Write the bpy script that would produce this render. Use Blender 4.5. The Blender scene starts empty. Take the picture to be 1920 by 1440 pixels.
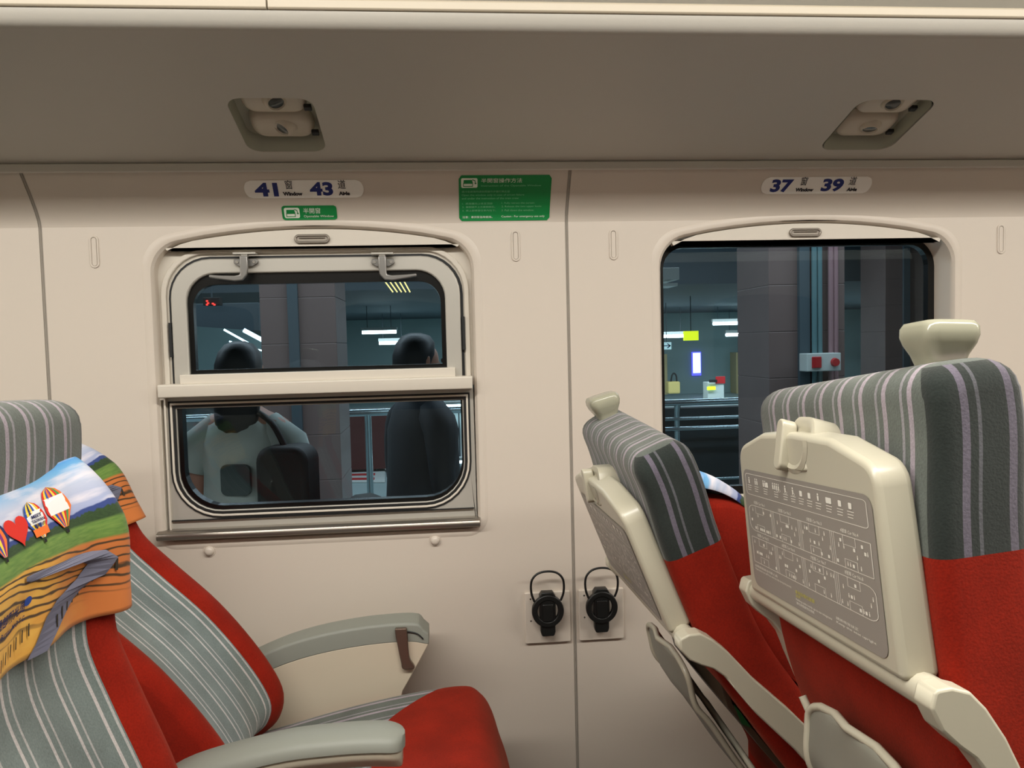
import bpy, bmesh, math, random
from mathutils import Vector, Matrix
from mathutils.geometry import tessellate_polygon
random.seed(7)
R = math.radians
S = 1.2                      # metres per layout unit
scn = bpy.context.scene
col = scn.collection

# ------------------------------------------------------------------ camera
FPX = 1450.0
CAM = Vector((0, -1.5, 1.1))
YAW, PIT, ROL = R(5.0), R(3.0), R(1.43)
fwd = Vector((math.sin(YAW)*math.cos(PIT), math.cos(YAW)*math.cos(PIT), -math.sin(PIT)))
r0 = Vector((math.cos(YAW), -math.sin(YAW), 0)); u0 = r0.cross(fwd)
RGT = math.cos(ROL)*r0 - math.sin(ROL)*u0
UPV = math.sin(ROL)*r0 + math.cos(ROL)*u0
cd = bpy.data.cameras.new('camera'); cam = bpy.data.objects.new('camera', cd); col.objects.link(cam)
cd.sensor_width = 36; cd.lens = FPX*36/1920; cd.clip_start = 0.02; cd.clip_end = 200
m = Matrix((RGT, UPV, -fwd)).transposed().to_4x4(); m.translation = CAM*S
cam.matrix_world = m
scn.camera = cam
# ------------------------------------------------------------------ world, exposure
w = bpy.data.worlds.new('world'); scn.world = w; w.use_nodes = True
w.node_tree.nodes['Background'].inputs[0].default_value = (0.02, 0.03, 0.035, 1)
w.node_tree.nodes['Background'].inputs[1].default_value = 0.25
scn.view_settings.view_transform = 'Standard'; scn.view_settings.look = 'None'
scn.view_settings.gamma = 1; scn.view_settings.use_curve_mapping = False
scn.view_settings.exposure = 0.0

def area(name, loc, size, power, color, rot=(0, 0, 0)):
    l = bpy.data.lights.new(name, 'AREA'); l.shape = 'RECTANGLE'; l.size = size[0]*S; l.size_y = size[1]*S
    l.energy = power; l.color = color
    o = bpy.data.objects.new(name, l); col.objects.link(o); o.location = Vector(loc)*S; o.rotation_euler = rot
    return o
WARM = (1.0, 0.975, 0.93)
CEIL_P = 112
area('ceiling_lamp', (0.2, -1.17, 1.868), (5.4, 0.16), CEIL_P, WARM)
# station lights
area('platform_lamp', (0.0, 2.2, 2.6), (9.0, 0.3), 185, (0.74, 0.90, 1.0))  # added light without a fixture, brightens the people on the platform
area('stair_lamp', (-.5, 5.9, 2.6), (9.0, 0.3), 170, (0.74, 0.90, 1.0))
area('concourse_lamp', (3.5, 13.0, 1.70), (12.0, 0.5), 520, (0.78, 0.93, 1.0))

# ------------------------------------------------------------------ materials
def srgb(r, g, b):
    f = lambda c: (c/255/12.92) if c/255 <= 0.04045 else ((c/255+0.055)/1.055)**2.4
    return (f(r), f(g), f(b), 1)
def newmat(name):
    m = bpy.data.materials.new(name); m.use_nodes = True
    nt = m.node_tree; return m, nt, nt.nodes['Principled BSDF']
def plain(name, c, rough=0.5, metal=0.0, bump=0.0, bscale=200, spec=0.5, var=0.0, vscale=6):
    m, nt, b = newmat(name)
    b.inputs['Base Color'].default_value = c; b.inputs['Roughness'].default_value = rough
    b.inputs['Metallic'].default_value = metal; b.inputs['Specular IOR Level'].default_value = spec
    tc = nt.nodes.new('ShaderNodeTexCoord')
    if bump:
        n = nt.nodes.new('ShaderNodeTexNoise'); n.inputs['Scale'].default_value = bscale
        bp = nt.nodes.new('ShaderNodeBump'); bp.inputs['Strength'].default_value = bump; bp.inputs['Distance'].default_value = 0.001
        nt.links.new(tc.outputs['Object'], n.inputs['Vector']); nt.links.new(n.outputs['Fac'], bp.inputs['Height'])
        nt.links.new(bp.outputs['Normal'], b.inputs['Normal'])
    if var:
        n = nt.nodes.new('ShaderNodeTexNoise'); n.inputs['Scale'].default_value = vscale; n.inputs['Detail'].default_value = 6
        mx = nt.nodes.new('ShaderNodeMix'); mx.data_type = 'RGBA'
        mx.inputs['A'].default_value = tuple(x*(1-var) for x in c[:3])+(1,)
        mx.inputs['B'].default_value = tuple(min(1, x*(1+var)) for x in c[:3])+(1,)
        nt.links.new(tc.outputs['Object'], n.inputs['Vector']); nt.links.new(n.outputs['Fac'], mx.inputs['Factor'])
        nt.links.new(mx.outputs['Result'], b.inputs['Base Color'])
    return m
def emis(name, c, s):
    m, nt, b = newmat(name); b.inputs['Base Color'].default_value = c
    b.inputs['Emission Color'].default_value = c; b.inputs['Emission Strength'].default_value = s
    return m
def velvet(name, base, stripes=None, period=0.037, darkbase=None):
    """woven plush; stripes run along V, coloured by U of the uv map"""
    m, nt, b = newmat(name)
    b.inputs['Roughness'].default_value = 0.95; b.inputs['Specular IOR Level'].default_value = 0.15
    b.inputs['Sheen Weight'].default_value = 0.25; b.inputs['Sheen Roughness'].default_value = 0.5
    b.inputs['Sheen Tint'].default_value = (1, 0.95, 0.9, 1)
    tc = nt.nodes.new('ShaderNodeTexCoord')
    n = nt.nodes.new('ShaderNodeTexNoise'); n.inputs['Scale'].default_value = 420; n.inputs['Detail'].default_value = 3
    nt.links.new(tc.outputs['Object'], n.inputs['Vector'])
    n2 = nt.nodes.new('ShaderNodeTexNoise'); n2.inputs['Scale'].default_value = 14
    nt.links.new(tc.outputs['Object'], n2.inputs['Vector'])
    ad = nt.nodes.new('ShaderNodeMath'); ad.operation = 'ADD'
    nt.links.new(n.outputs['Fac'], ad.inputs[0]); nt.links.new(n2.outputs['Fac'], ad.inputs[1])
    mr = nt.nodes.new('ShaderNodeMapRange'); mr.inputs['From Min'].default_value = 0.7; mr.inputs['From Max'].default_value = 1.3
    mr.inputs['To Min'].default_value = 0.78; mr.inputs['To Max'].default_value = 1.22
    nt.links.new(ad.outputs[0], mr.inputs['Value'])
    bp = nt.nodes.new('ShaderNodeBump'); bp.inputs['Strength'].default_value = 0.35; bp.inputs['Distance'].default_value = 0.0012
    nt.links.new(n.outputs['Fac'], bp.inputs['Height']); nt.links.new(bp.outputs['Normal'], b.inputs['Normal'])
    rgb = nt.nodes.new('ShaderNodeRGB'); rgb.outputs[0].default_value = base; cur = rgb.outputs[0]
    if stripes:
        sx = nt.nodes.new('ShaderNodeSeparateXYZ'); nt.links.new(tc.outputs['UV'], sx.inputs[0])
        md = nt.nodes.new('ShaderNodeMath'); md.operation = 'FLOORED_MODULO'; md.inputs[1].default_value = period
        nt.links.new(sx.outputs['X'], md.inputs[0])
        for (c0, hw, colr) in stripes:
            cp = nt.nodes.new('ShaderNodeMath'); cp.operation = 'COMPARE'; cp.inputs[1].default_value = c0*period; cp.inputs[2].default_value = hw*period
            nt.links.new(md.outputs[0], cp.inputs[0])
            mx = nt.nodes.new('ShaderNodeMix'); mx.data_type = 'RGBA'
            nt.links.new(cp.outputs[0], mx.inputs['Factor']); nt.links.new(cur, mx.inputs['A']); mx.inputs['B'].default_value = colr
            cur = mx.outputs['Result']
    mul = nt.nodes.new('ShaderNodeVectorMath'); mul.operation = 'SCALE'
    nt.links.new(cur, mul.inputs[0]); nt.links.new(mr.outputs['Result'], mul.inputs['Scale'])
    nt.links.new(mul.outputs[0], b.inputs['Base Color'])
    return m
M = {}
M['wall'] = plain('wall_laminate', srgb(205, 194, 180), 0.42, bump=0.05, bscale=900)
M['rack'] = plain('rack_laminate', srgb(186, 181, 170), 0.5, bump=0.08, bscale=700)
M['ceil'] = plain('ceiling_laminate', srgb(240, 236, 226), 0.6)
M['seam'] = plain('seam_rubber', srgb(166, 157, 145), 0.7)
M['floor'] = plain('floor_vinyl', srgb(58, 57, 56), 0.6, var=0.15, vscale=30)
M['frame'] = plain('window_frame_paint', srgb(208, 200, 186), 0.38, spec=0.5)
M['alu'] = plain('brushed_aluminium', srgb(188, 184, 174), 0.4, metal=0.35, bump=0.05, bscale=500)
M['sill'] = plain('anodised_sill', srgb(150, 142, 132), 0.3, metal=0.8)
M['latch'] = plain('latch_metal', srgb(140, 138, 134), 0.35, metal=0.7)
M['screw'] = plain('screw_steel', srgb(190, 188, 182), 0.25, metal=1.0)
M['black'] = plain('rubber_black', srgb(14, 14, 14), 0.6)
M['frit'] = plain('glass_border_black', srgb(9, 10, 10), 0.25)
M['ivory'] = plain('ivory_plastic', srgb(182, 176, 156), 0.3, bump=0.03, bscale=300)
M['ivory_g'] = plain('ivory_gloss_plastic', srgb(152, 150, 130), 0.16, var=0.1, vscale=12)
M['armgrey'] = plain('arm_pad_grey', srgb(134, 136, 126), 0.55, bump=0.06, bscale=600)
M['beige'] = plain('beige_panel', srgb(202, 190, 168), 0.4)
M['bronze'] = plain('bronze_lever', srgb(112, 94, 82), 0.3, metal=0.6)
M['label'] = plain('tray_label_grey', srgb(140, 133, 124), 0.4)
M['labelink'] = plain('tray_label_ink', srgb(232, 228, 216), 0.5)
M['yellowink'] = plain('tray_label_yellow', srgb(196, 186, 80), 0.5)
M['net'] = plain('pocket_plastic', srgb(126, 124, 112), 0.45, var=0.12, vscale=10)
M['green'] = plain('sticker_green', srgb(8, 130, 62), 0.45)
M['stickwhite'] = plain('sticker_white', srgb(240, 236, 228), 0.5)
M['stickink'] = plain('sticker_ink_white', srgb(225, 232, 215), 0.5)
M['stickpale'] = plain('sticker_ink_pale', srgb(120, 190, 140), 0.5)
M['navy'] = plain('ink_navy', srgb(22, 38, 110), 0.5)
M['inkblack'] = plain('ink_black', srgb(35, 33, 38), 0.5)
M['cup'] = plain('cup_holder_black', srgb(20, 21, 20), 0.38, bump=0.05, bscale=300)
M['niche'] = plain('niche_grey', srgb(165, 165, 148), 0.5)
M['lampbody'] = plain('reading_lamp_body', srgb(196, 186, 168), 0.35)
M['lens'] = plain('reading_lamp_lens', srgb(70, 74, 72), 0.1)
GREY = srgb(84, 90, 84); LIL = srgb(146, 136, 143); LIL2 = srgb(130, 127, 130)
STR = [(0.30, 0.085, LIL), (0.62, 0.05, LIL2)]
M['stripe'] = velvet('striped_plush', GREY, STR)
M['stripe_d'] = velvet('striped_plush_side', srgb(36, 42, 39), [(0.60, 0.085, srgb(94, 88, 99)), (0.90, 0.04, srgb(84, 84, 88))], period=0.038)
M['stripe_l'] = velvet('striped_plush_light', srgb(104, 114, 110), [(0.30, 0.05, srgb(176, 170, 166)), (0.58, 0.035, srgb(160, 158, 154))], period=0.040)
M['red'] = velvet('red_plush', srgb(128, 25, 10))
M['red'].node_tree.nodes['Principled BSDF'].inputs['Sheen Weight'].default_value = 0.12
M['red'].node_tree.nodes['Principled BSDF'].inputs['Sheen Tint'].default_value = (1, .35, .2, 1)
M['dado'] = plain('aisle_side_panel', srgb(120, 112, 104), .6)

# ------------------------------------------------------------------ helpers
def tag(o, label=None, cat=None, group=None, kind=None):
    if label: o['label'] = label
    if cat: o['category'] = cat
    if group: o['group'] = group
    if kind: o['kind'] = kind
    return o
def empty(name, loc=(0, 0, 0), rz=0):
    o = bpy.data.objects.new(name, None); col.objects.link(o); o.empty_display_size = 0.05
    o.location = Vector(loc)*S; o.rotation_euler = (0, 0, rz); return o
def at(px, py, Y):
    d = fwd*FPX + RGT*(px-960) + UPV*(720-py); t = (Y-CAM.y)/d.y
    return CAM + d*t
class MB:
    def __init__(s): s.v = []; s.f = []; s.mi = []; s.uv = {}
    def vert(s, p): s.v.append(Vector(p)); return len(s.v)-1
    def face(s, idx, mi=0, uv=None):
        s.f.append(tuple(idx)); s.mi.append(mi)
        if uv: s.uv[len(s.f)-1] = uv
    def box(s, lo, hi, mi=0, M4=None):
        p = [Vector((x, y, z)) for z in (lo[2], hi[2]) for y in (lo[1], hi[1]) for x in (lo[0], hi[0])]
        if M4: p = [M4 @ q for q in p]
        b = len(s.v); s.v += p
        for f in ((0, 2, 3, 1), (4, 5, 7, 6), (0, 1, 5, 4), (2, 6, 7, 3), (0, 4, 6, 2), (1, 3, 7, 5)):
            s.face([b+i for i in f], mi)
        return s
    def prism(s, pts, a, b, axis='Y', mi=0, fn=None):
        """closed polygon pts (two coords) extruded along axis from a to b"""
        def P(p, t):
            if fn: return Vector(fn(p, t))
            return {'Y': Vector((p[0], t, p[1])), 'X': Vector((t, p[0], p[1])), 'Z': Vector((p[0], p[1], t))}[axis]
        n = len(pts); k = len(s.v)
        s.v += [P(p, a) for p in pts] + [P(p, b) for p in pts]
        for i in range(n): j = (i+1) % n; s.face((k+i, k+j, k+n+j, k+n+i), mi)
        s.face([k+i for i in range(n)][::-1], mi); s.face([k+n+i for i in range(n)], mi)
        return s
    def loft(s, loops, closed=True, cap=True, mi=0):
        n = len(loops[0]); k = len(s.v)
        for L in loops: s.v += [Vector(p) for p in L]
        for a in range(len(loops)-1):
            for i in range(n if closed else n-1):
                j = (i+1) % n; s.face((k+a*n+i, k+a*n+j, k+(a+1)*n+j, k+(a+1)*n+i), mi)
        if cap:
            s.face([k+i for i in range(n)][::-1], mi); s.face([k+(len(loops)-1)*n+i for i in range(n)], mi)
        return s
    def tube(s, path, r, n=8, mi=0, closed=False, rs=None):
        path = [Vector(p) for p in path]; N = len(path); loops = []
        up = None
        for i, p in enumerate(path):
            if closed: t = path[(i+1) % N]-path[i-1]
            else: t = path[min(i+1, N-1)]-path[max(i-1, 0)]
            t.normalize()
            if up is None:
                up = Vector((0, 0, 1)) if abs(t.z) < 0.9 else Vector((0, 1, 0))
            a = t.cross(up).normalized(); b = a.cross(t).normalized(); up = b
            rr = rs[i] if rs else r
            loops.append([p + (a*math.cos(2*math.pi*k/n)+b*math.sin(2*math.pi*k/n))*rr for k in range(n)])
        if closed: loops.append(loops[0])
        return s.loft(loops, cap=not closed, mi=mi)
    def disc(s, c, r, ax, n=20, h=0.002, mi=0, r2=None):
        c = Vector(c); ax = Vector(ax).normalized(); a = ax.orthogonal().normalized(); b = ax.cross(a)
        L = lambda q, rr: [q+(a*math.cos(2*math.pi*k/n)+b*math.sin(2*math.pi*k/n))*rr for k in range(n)]
        return s.loft([L(c, r), L(c+ax*h, r2 if r2 is not None else r)], mi=mi)
    def ring2(s, outer, inner, a, b, mi=0, plane='Y'):
        """plate between two outlines with the same count of points, from depth a to b"""
        P = lambda p, t: (p[0], t, p[1]) if plane == 'Y' else (t, p[0], p[1])
        n = len(outer); k = len(s.v)
        s.v += [Vector(P(p, a)) for p in outer]+[Vector(P(p, a)) for p in inner]+[Vector(P(p, b)) for p in outer]+[Vector(P(p, b)) for p in inner]
        for i in range(n):
            j = (i+1) % n
            s.face((k+i, k+j, k+n+j, k+n+i), mi); s.face((k+2*n+i, k+3*n+i, k+3*n+j, k+2*n+j), mi)
            s.face((k+i, k+2*n+i, k+2*n+j, k+j), mi); s.face((k+n+i, k+n+j, k+3*n+j, k+3*n+i), mi)
        return s
    def build(s, name, mats, parent=None, smooth=35, bevel=0, seg=2, rot=None, loc=None, subsurf=0, fix=True):
        me = bpy.data.meshes.new(name)
        me.from_pydata([tuple(v*S) for v in s.v], [], s.f)
        if not isinstance(mats, (list, tuple)): mats = [mats]
        for mt in mats: me.materials.append(mt)
        for p, mi in zip(me.polygons, s.mi): p.material_index = mi
        if s.uv:
            ul = me.uv_layers.new(name='uv')
            for fi, uvs in s.uv.items():
                for li, uvc in zip(me.polygons[fi].loop_indices, uvs): ul.data[li].uv = uvc
        if fix:
            bm = bmesh.new(); bm.from_mesh(me); bmesh.ops.recalc_face_normals(bm, faces=bm.faces); bm.to_mesh(me); bm.free()
        o = bpy.data.objects.new(name, me); col.objects.link(o)
        if parent: o.parent = parent
        if rot: o.rotation_euler = rot
        if loc: o.location = Vector(loc)*S
        if bevel:
            b = o.modifiers.new('bevel', 'BEVEL'); b.width = bevel*S; b.segments = seg; b.limit_method = 'ANGLE'; b.angle_limit = R(30)
            b.harden_normals = False
        if subsurf:
            b = o.modifiers.new('sub', 'SUBSURF'); b.levels = subsurf; b.render_levels = subsurf
        if smooth:
            for p in me.polygons: p.use_smooth = True
            if smooth < 180:
                me.set_sharp_from_angle(angle=R(smooth if not bevel else 50))
        return o
def fillet(poly, rad, seg=6):
    """round corners; rad list or value; returns polygon with fixed number of points per corner"""
    out = []; n = len(poly)
    for i, p in enumerate(poly):
        r = rad[i] if isinstance(rad, (list, tuple)) else rad
        p = Vector(p); a = Vector(poly[i-1])-p; b = Vector(poly[(i+1) % n])-p
        if r is None: out.append(tuple(p)); continue
        if r <= 1e-6: out += [tuple(p)]*(seg+1); continue
        la, lb = a.length, b.length; a.normalize(); b.normalize()
        ang = a.angle(b); d = min(r/math.tan(ang/2), la*0.499, lb*0.499); r = d*math.tan(ang/2)
        c = p+(a+b).normalized()*(r/math.sin(ang/2))
        s0 = p+a*d-c; s1 = p+b*d-c
        a0 = math.atan2(s0.y, s0.x); a1 = math.atan2(s1.y, s1.x); da = (a1-a0+math.pi) % (2*math.pi)-math.pi
        for k in range(seg+1):
            t = a0+da*k/seg; out.append((c.x+r*math.cos(t), c.y+r*math.sin(t)))
    return out
def rrect(x0, z0, x1, z1, r, seg=6): return fillet([(x0, z0), (x1, z0), (x1, z1), (x0, z1)], r, seg)
def circle(cx, cy, r, n=20): return [(cx+r*math.cos(2*math.pi*k/n), cy+r*math.sin(2*math.pi*k/n)) for k in range(n)]
def catmull(pts, n):
    P = [Vector(p) for p in pts]; out = []
    for i in range(len(P)-1):
        p0 = P[max(i-1, 0)]; p1 = P[i]; p2 = P[i+1]; p3 = P[min(i+2, len(P)-1)]
        for k in range(n):
            t = k/n
            out.append(0.5*((2*p1)+(-p0+p2)*t+(2*p0-5*p1+4*p2-p3)*t*t+(-p0+3*p1-3*p2+p3)*t**3))
    out.append(P[-1]); return out
_tc = {}
def text2d(s, size, bold=0.0, shear=0.0, space=1.0):
    """triangulated 2d glyph mesh: verts, faces, width"""
    cu = bpy.data.curves.new('t', 'FONT'); cu.body = s; cu.size = size; cu.offset = bold; cu.shear = shear
    cu.space_character = space; cu.resolution_u = 4; cu.fill_mode = 'BOTH'
    o = bpy.data.objects.new('t', cu); col.objects.link(o)
    dg = bpy.context.evaluated_depsgraph_get(); me = bpy.data.meshes.new_from_object(o.evaluated_get(dg))
    v = [(p.co.x, p.co.y) for p in me.vertices]; f = [tuple(p.vertices) for p in me.polygons]
    bpy.data.objects.remove(o); bpy.data.curves.remove(cu); bpy.data.meshes.remove(me)
    return v, f
def put_text(mb, s, size, fn, w=None, h=None, bold=0.0, shear=0.0, mi=0, space=1.0):
    """glyphs mapped through fn(x, y); w/h: fit the string's width / cap height"""
    v, f = text2d(s, size, bold, shear, space)
    if not v: return
    x0 = min(a[0] for a in v); x1 = max(a[0] for a in v); y0 = min(a[1] for a in v); y1 = max(a[1] for a in v)
    sx = (w/(x1-x0)) if w else 1; sy = (h/(y1-y0)) if h else sx
    if h and not w: sx = sy
    k = len(mb.v)
    for a in v: mb.v.append(Vector(fn((a[0]-x0)*sx, (a[1]-y0)*sy)))
    for q in f: mb.face([k+i for i in q], mi)
def put_poly(mb, poly, fn, mi=0):
    tri = tessellate_polygon([[Vector((p[0], p[1], 0)) for p in poly]]); k = len(mb.v)
    mb.v += [Vector(fn(*p)) for p in poly]
    for t in tri: mb.face([k+i for i in t], mi)
def put_line(mb, pts, wd, fn, mi=0, closed=False):
    n = len(pts)
    for i in range(n if closed else n-1):
        a = Vector(pts[i]); b = Vector(pts[(i+1) % n]); d = (b-a)
        if d.length < 1e-7: continue
        d.normalize(); q = Vector((-d.y, d.x))*wd/2; e = d*wd/2
        k = len(mb.v); mb.v += [Vector(fn(*p)) for p in (a-q-e, b-q+e, b+q+e, a+q-e)]
        mb.face((k, k+1, k+2, k+3), mi)

# ------------------------------------------------------------------ car body
BAND = [(0.0, 1.333), (-0.003, 1.345), (-0.012, 1.362), (-0.028, 1.385), (-0.05, 1.413), (-0.062, 1.428), (-0.068, 1.445)]
def bandY(z):
    if z <= BAND[0][1]: return 0.0
    for (y0, z0), (y1, z1) in zip(BAND, BAND[1:]):
        if z <= z1: return y0+(y1-y0)*(z-z0)/(z1-z0)
    return BAND[-1][0]
def at_band(px, py):
    Y = -0.03
    for _ in range(30): Y = 0.5*Y+0.5*bandY(at(px, py, Y).z)
    return at(px, py, Y)

SEAMS = [-0.729, 0.245]; HW = 0.0032
def arch_outline(cx, a, zb, zc, rtop, inset, rb=0.02):
    """window opening: straight sides, rounded upper corners, slightly arched head"""
    a = a-inset; zb = zb+inset
    zt = lambda x: zc-0.38*x*x-inset
    n = 12
    poly = [(-a, zb), (a, zb), (a, zt(a))]+[(a-2*a*k/n, zt(a-2*a*k/n)) for k in range(1, n)]+[(-a, zt(a))]
    rad = [max(rb-inset, 0.002), max(rb-inset, 0.002), max(rtop-inset, 0.004)]+[None]*(n-1)+[max(rtop-inset, 0.004)]
    # arch points next to corner fillets may cross, drop those inside the fillet span
    keep_poly, keep_rad = [], []
    for p, r in zip(poly, rad):
        if r is None and abs(p[0]) > a-rtop*1.05: continue
        keep_poly.append(p); keep_rad.append(r)
    return [(x+cx, z) for x, z in fillet(keep_poly, keep_rad, 8)]
WINS = [(-0.2375, 0.2955, 0.745), (0.735, 0.303, 0.757)]
allw = [(-1.2105, 0.2955, 0.75)] + WINS + [(1.705, 0.30, 0.757)]
panels = [(-2.6, SEAMS[0]-HW, [-1.2105]), (SEAMS[0]+HW, SEAMS[1]-HW, [-0.2375]), (SEAMS[1]+HW, 1.219-HW, [0.735]), (1.219+HW, 2.9, [1.705])]
mb = MB()
prof = [(0.020, 0.0), (0.016, -0.0015), (0.010, -0.0025), (0.005, -0.001), (0.001, 0.004), (0.0, 0.010), (-0.001, 0.07)]
for (xa, xb, cs) in panels:
    outer = [(xa, 0.1), (xb, 0.1), (xb, 1.333), (xa, 1.333)]
    holes = []
    for (cx, a, zb) in allw:
        if xa < cx < xb:
            outs = [arch_outline(cx, a, zb, 1.327, 0.078, -e) for e, _ in prof]
            n = min(len(o) for o in outs); holes.append(outs[0])
            mb.loft([[(p[0], y, p[1]) for p in o] for o, (_, y) in zip(outs, prof)], cap=False)
    polys = [[Vector((p[0], p[1], 0)) for p in q] for q in [outer]+[h[::-1] for h in holes]]
    flat = [p for q in polys for p in q]; k = len(mb.v)
    mb.v += [Vector((p.x, 0, p.y)) for p in flat]
    for t in tessellate_polygon(polys): mb.face([k+i for i in t])
    dx = 0.0
    # curved upper band (sheared near the seam as the panel edge follows the body)
    mb.loft([[(xa, y, z) for y, z in BAND], [(xb, y, z) for y, z in BAND]], closed=False, cap=False)
wall = mb.build('wall_window_side', M['wall'], smooth=30, fix=True); tag(wall, kind='structure')
# recessed seam channels between panels
for x in SEAMS+[1.219]:
    t = MB()
    sec = [(0.0, 0.1)]+BAND
    t.loft([[(x+dx, y+dy, z) for y, z in sec] for dx, dy in ((-HW-0.0005, 0.001), (-HW, 0.002), (-0.0012, 0.002), (0, 0.0), (0.0012, 0.002), (HW, 0.002), (HW+0.0005, 0.001))], closed=False, cap=False)
    o = t.build('trim_%d' % (1+(SEAMS+[1.219]).index(x)), M['seam'], smooth=0); tag(o, kind='structure')
# cornice and luggage rack shell
X0, X1 = -2.6, 2.9
t = MB()
sec = [(0.0, 1.44), (-0.066, 1.4175), (-0.073, 1.4175), (-0.0745, 1.4185), (-0.0745, 1.431), (-0.068, 1.433), (0.0, 1.45)]
t.loft([[(x, y, z) for y, z in sec] for x in (X0, X1)]); o = t.build('trim_4', M['rack'], smooth=0, bevel=0.001); tag(o, kind='structure')
# rack underside with two lamp openings
UZ = lambda y: 1.4325+0.3*(-0.070-y)
NICH = [(-0.325, -0.192), (0.700, 0.838)]
NY0, NY1 = -0.255, -0.105
t = MB()
outer = [(X0, -0.0675), (X1, -0.0675), (X1, -0.40), (X0, -0.40)]
hol = [rrect(a, NY0, b, NY1, 0.024, 6) for a, b in NICH]
polys = [[Vector((p[0], p[1], 0)) for p in q] for q in [outer]+hol]
flat = [p for q in polys for p in q]
k = len(t.v); t.v += [Vector((p.x, p.y, UZ(p.y))) for p in flat]
for tr in tessellate_polygon(polys): t.face([k+i for i in tr])
for h in hol:
    t.loft([[(x, y, UZ(y)) for x, y in h], [(x, y, UZ(y)+0.006) for x, y in h]], cap=False)
# lip: rounded nose of the rack
z0_ = UZ(-0.40)
lip = [(-0.40, z0_), (-0.406, z0_+.0022), (-0.4105, z0_+.0055), (-0.4135, z0_+.0100), (-0.4155, z0_+.0150), (-0.417, z0_+.0205)]
yl, zl = lip[-1]; lip += [(yl, zl+0.001), (yl+0.004, zl+0.002)]
t.loft([[(x, y, z) for y, z in lip] for x in (X0, X1)], closed=False, cap=False)
o = t.build('ceiling_rack', M['rack'], smooth=40); tag(o, kind='structure')
# metal edge rails on the rack front
for (xa, xb) in ((X0, -0.222), (-0.220, X1)):
    t = MB(); sec = [(yl-0.002, zl+0.002), (yl-0.004, zl+0.004), (yl-0.004, zl+0.014), (yl-0.001, zl+0.017), (yl+0.02, zl+0.017), (yl+0.02, zl+0.002)]
    t.loft([[(x, y, z) for y, z in sec] for x in (xa, xb)])
    o = t.build('trim_%d' % (5 if xa == X0 else 6), M['beige'], smooth=0, bevel=0.0008); tag(o, kind='structure')
# rack shelf, upper cove, ceiling, far walls, floor
t = MB()
sec = [(yl+0.01, zl+0.004), (-0.1, 1.50), (0.03, 1.5)]
t.loft([[(x, y, z) for y, z in sec] for x in (X0, X1)], closed=False, cap=False)
o = t.build('trim_7', M['rack'], smooth=0); tag(o, kind='structure')
t = MB()
sec = [(0.03, 1.42), (0.03, 1.60), (-0.02, 1.74), (-0.14, 1.84), (-0.35, 1.89), (-0.8, 1.90), (-1.06, 1.90), (-1.06, 1.872), (-1.28, 1.872), (-1.28, 1.90), (-1.6, 1.90), (-2.0, 1.88), (-2.2, 1.8), (-2.3, 1.65), (-2.33, 1.5)]
t.loft([[(x, y, z) for y, z in sec] for x in (X0, X1)], closed=False, cap=False)
o = t.build('ceiling', M['ceil'], smooth=0, fix=False); tag(o, kind='structure')
t = MB(); t.box((X0, -2.4, 0.06), (X1, 0.05, 0.10)); o = t.build('floor', M['floor'], smooth=0); tag(o, kind='structure')
t = MB(); t.box((X0-0.03, -2.4, 0.06), (X0, 0.05, 1.95)); o = t.build('wall_rear', M['wall'], smooth=0); tag(o, kind='structure')
t = MB(); t.box((X1, -2.4, 0.06), (X1+0.03, 0.05, 1.95)); o = t.build('wall_front', M['wall'], smooth=0); tag(o, kind='structure')
t = MB()
outer = [(X0, 0.1), (X1, 0.1), (X1, 1.55), (X0, 1.55)]
hol = [arch_outline(cx, 0.29, 0.78, 1.327, 0.07, 0) for cx in (-1.21, -0.2375, 0.735, 1.705)]
polys = [[Vector((p[0], p[1], 0)) for p in q] for q in [outer]+[h[::-1] for h in hol]]
flat = [p for q in polys for p in q]; k = len(t.v); t.v += [Vector((p.x, -2.33, p.y)) for p in flat]
for tr in tessellate_polygon(polys): t.face([k+i for i in tr])
for h in hol: t.loft([[(x, -2.33, z) for x, z in h], [(x, -2.37, z) for x, z in h]], cap=False)
o = t.build('wall_aisle_side', M['dado'], smooth=30); tag(o, kind='structure')
for i, h in enumerate(hol):
    t = MB(); t.prism(h, -2.372, -2.378, 'Y'); o = t.build('window_%d' % (5+i), M['frit'], smooth=0); tag(o, kind='structure')
# ceiling lamp diffuser over the aisle
t = MB(); t.box((-2.5, -1.26, 1.869), (2.8, -1.08, 1.8715))
o = t.build('ceiling_light', emis('lamp_diffuser', (1, .93, .8, 1), 4.0), smooth=0)
tag(o, 'long white strip light running along the carriage ceiling above the aisle', 'ceiling light')

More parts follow.
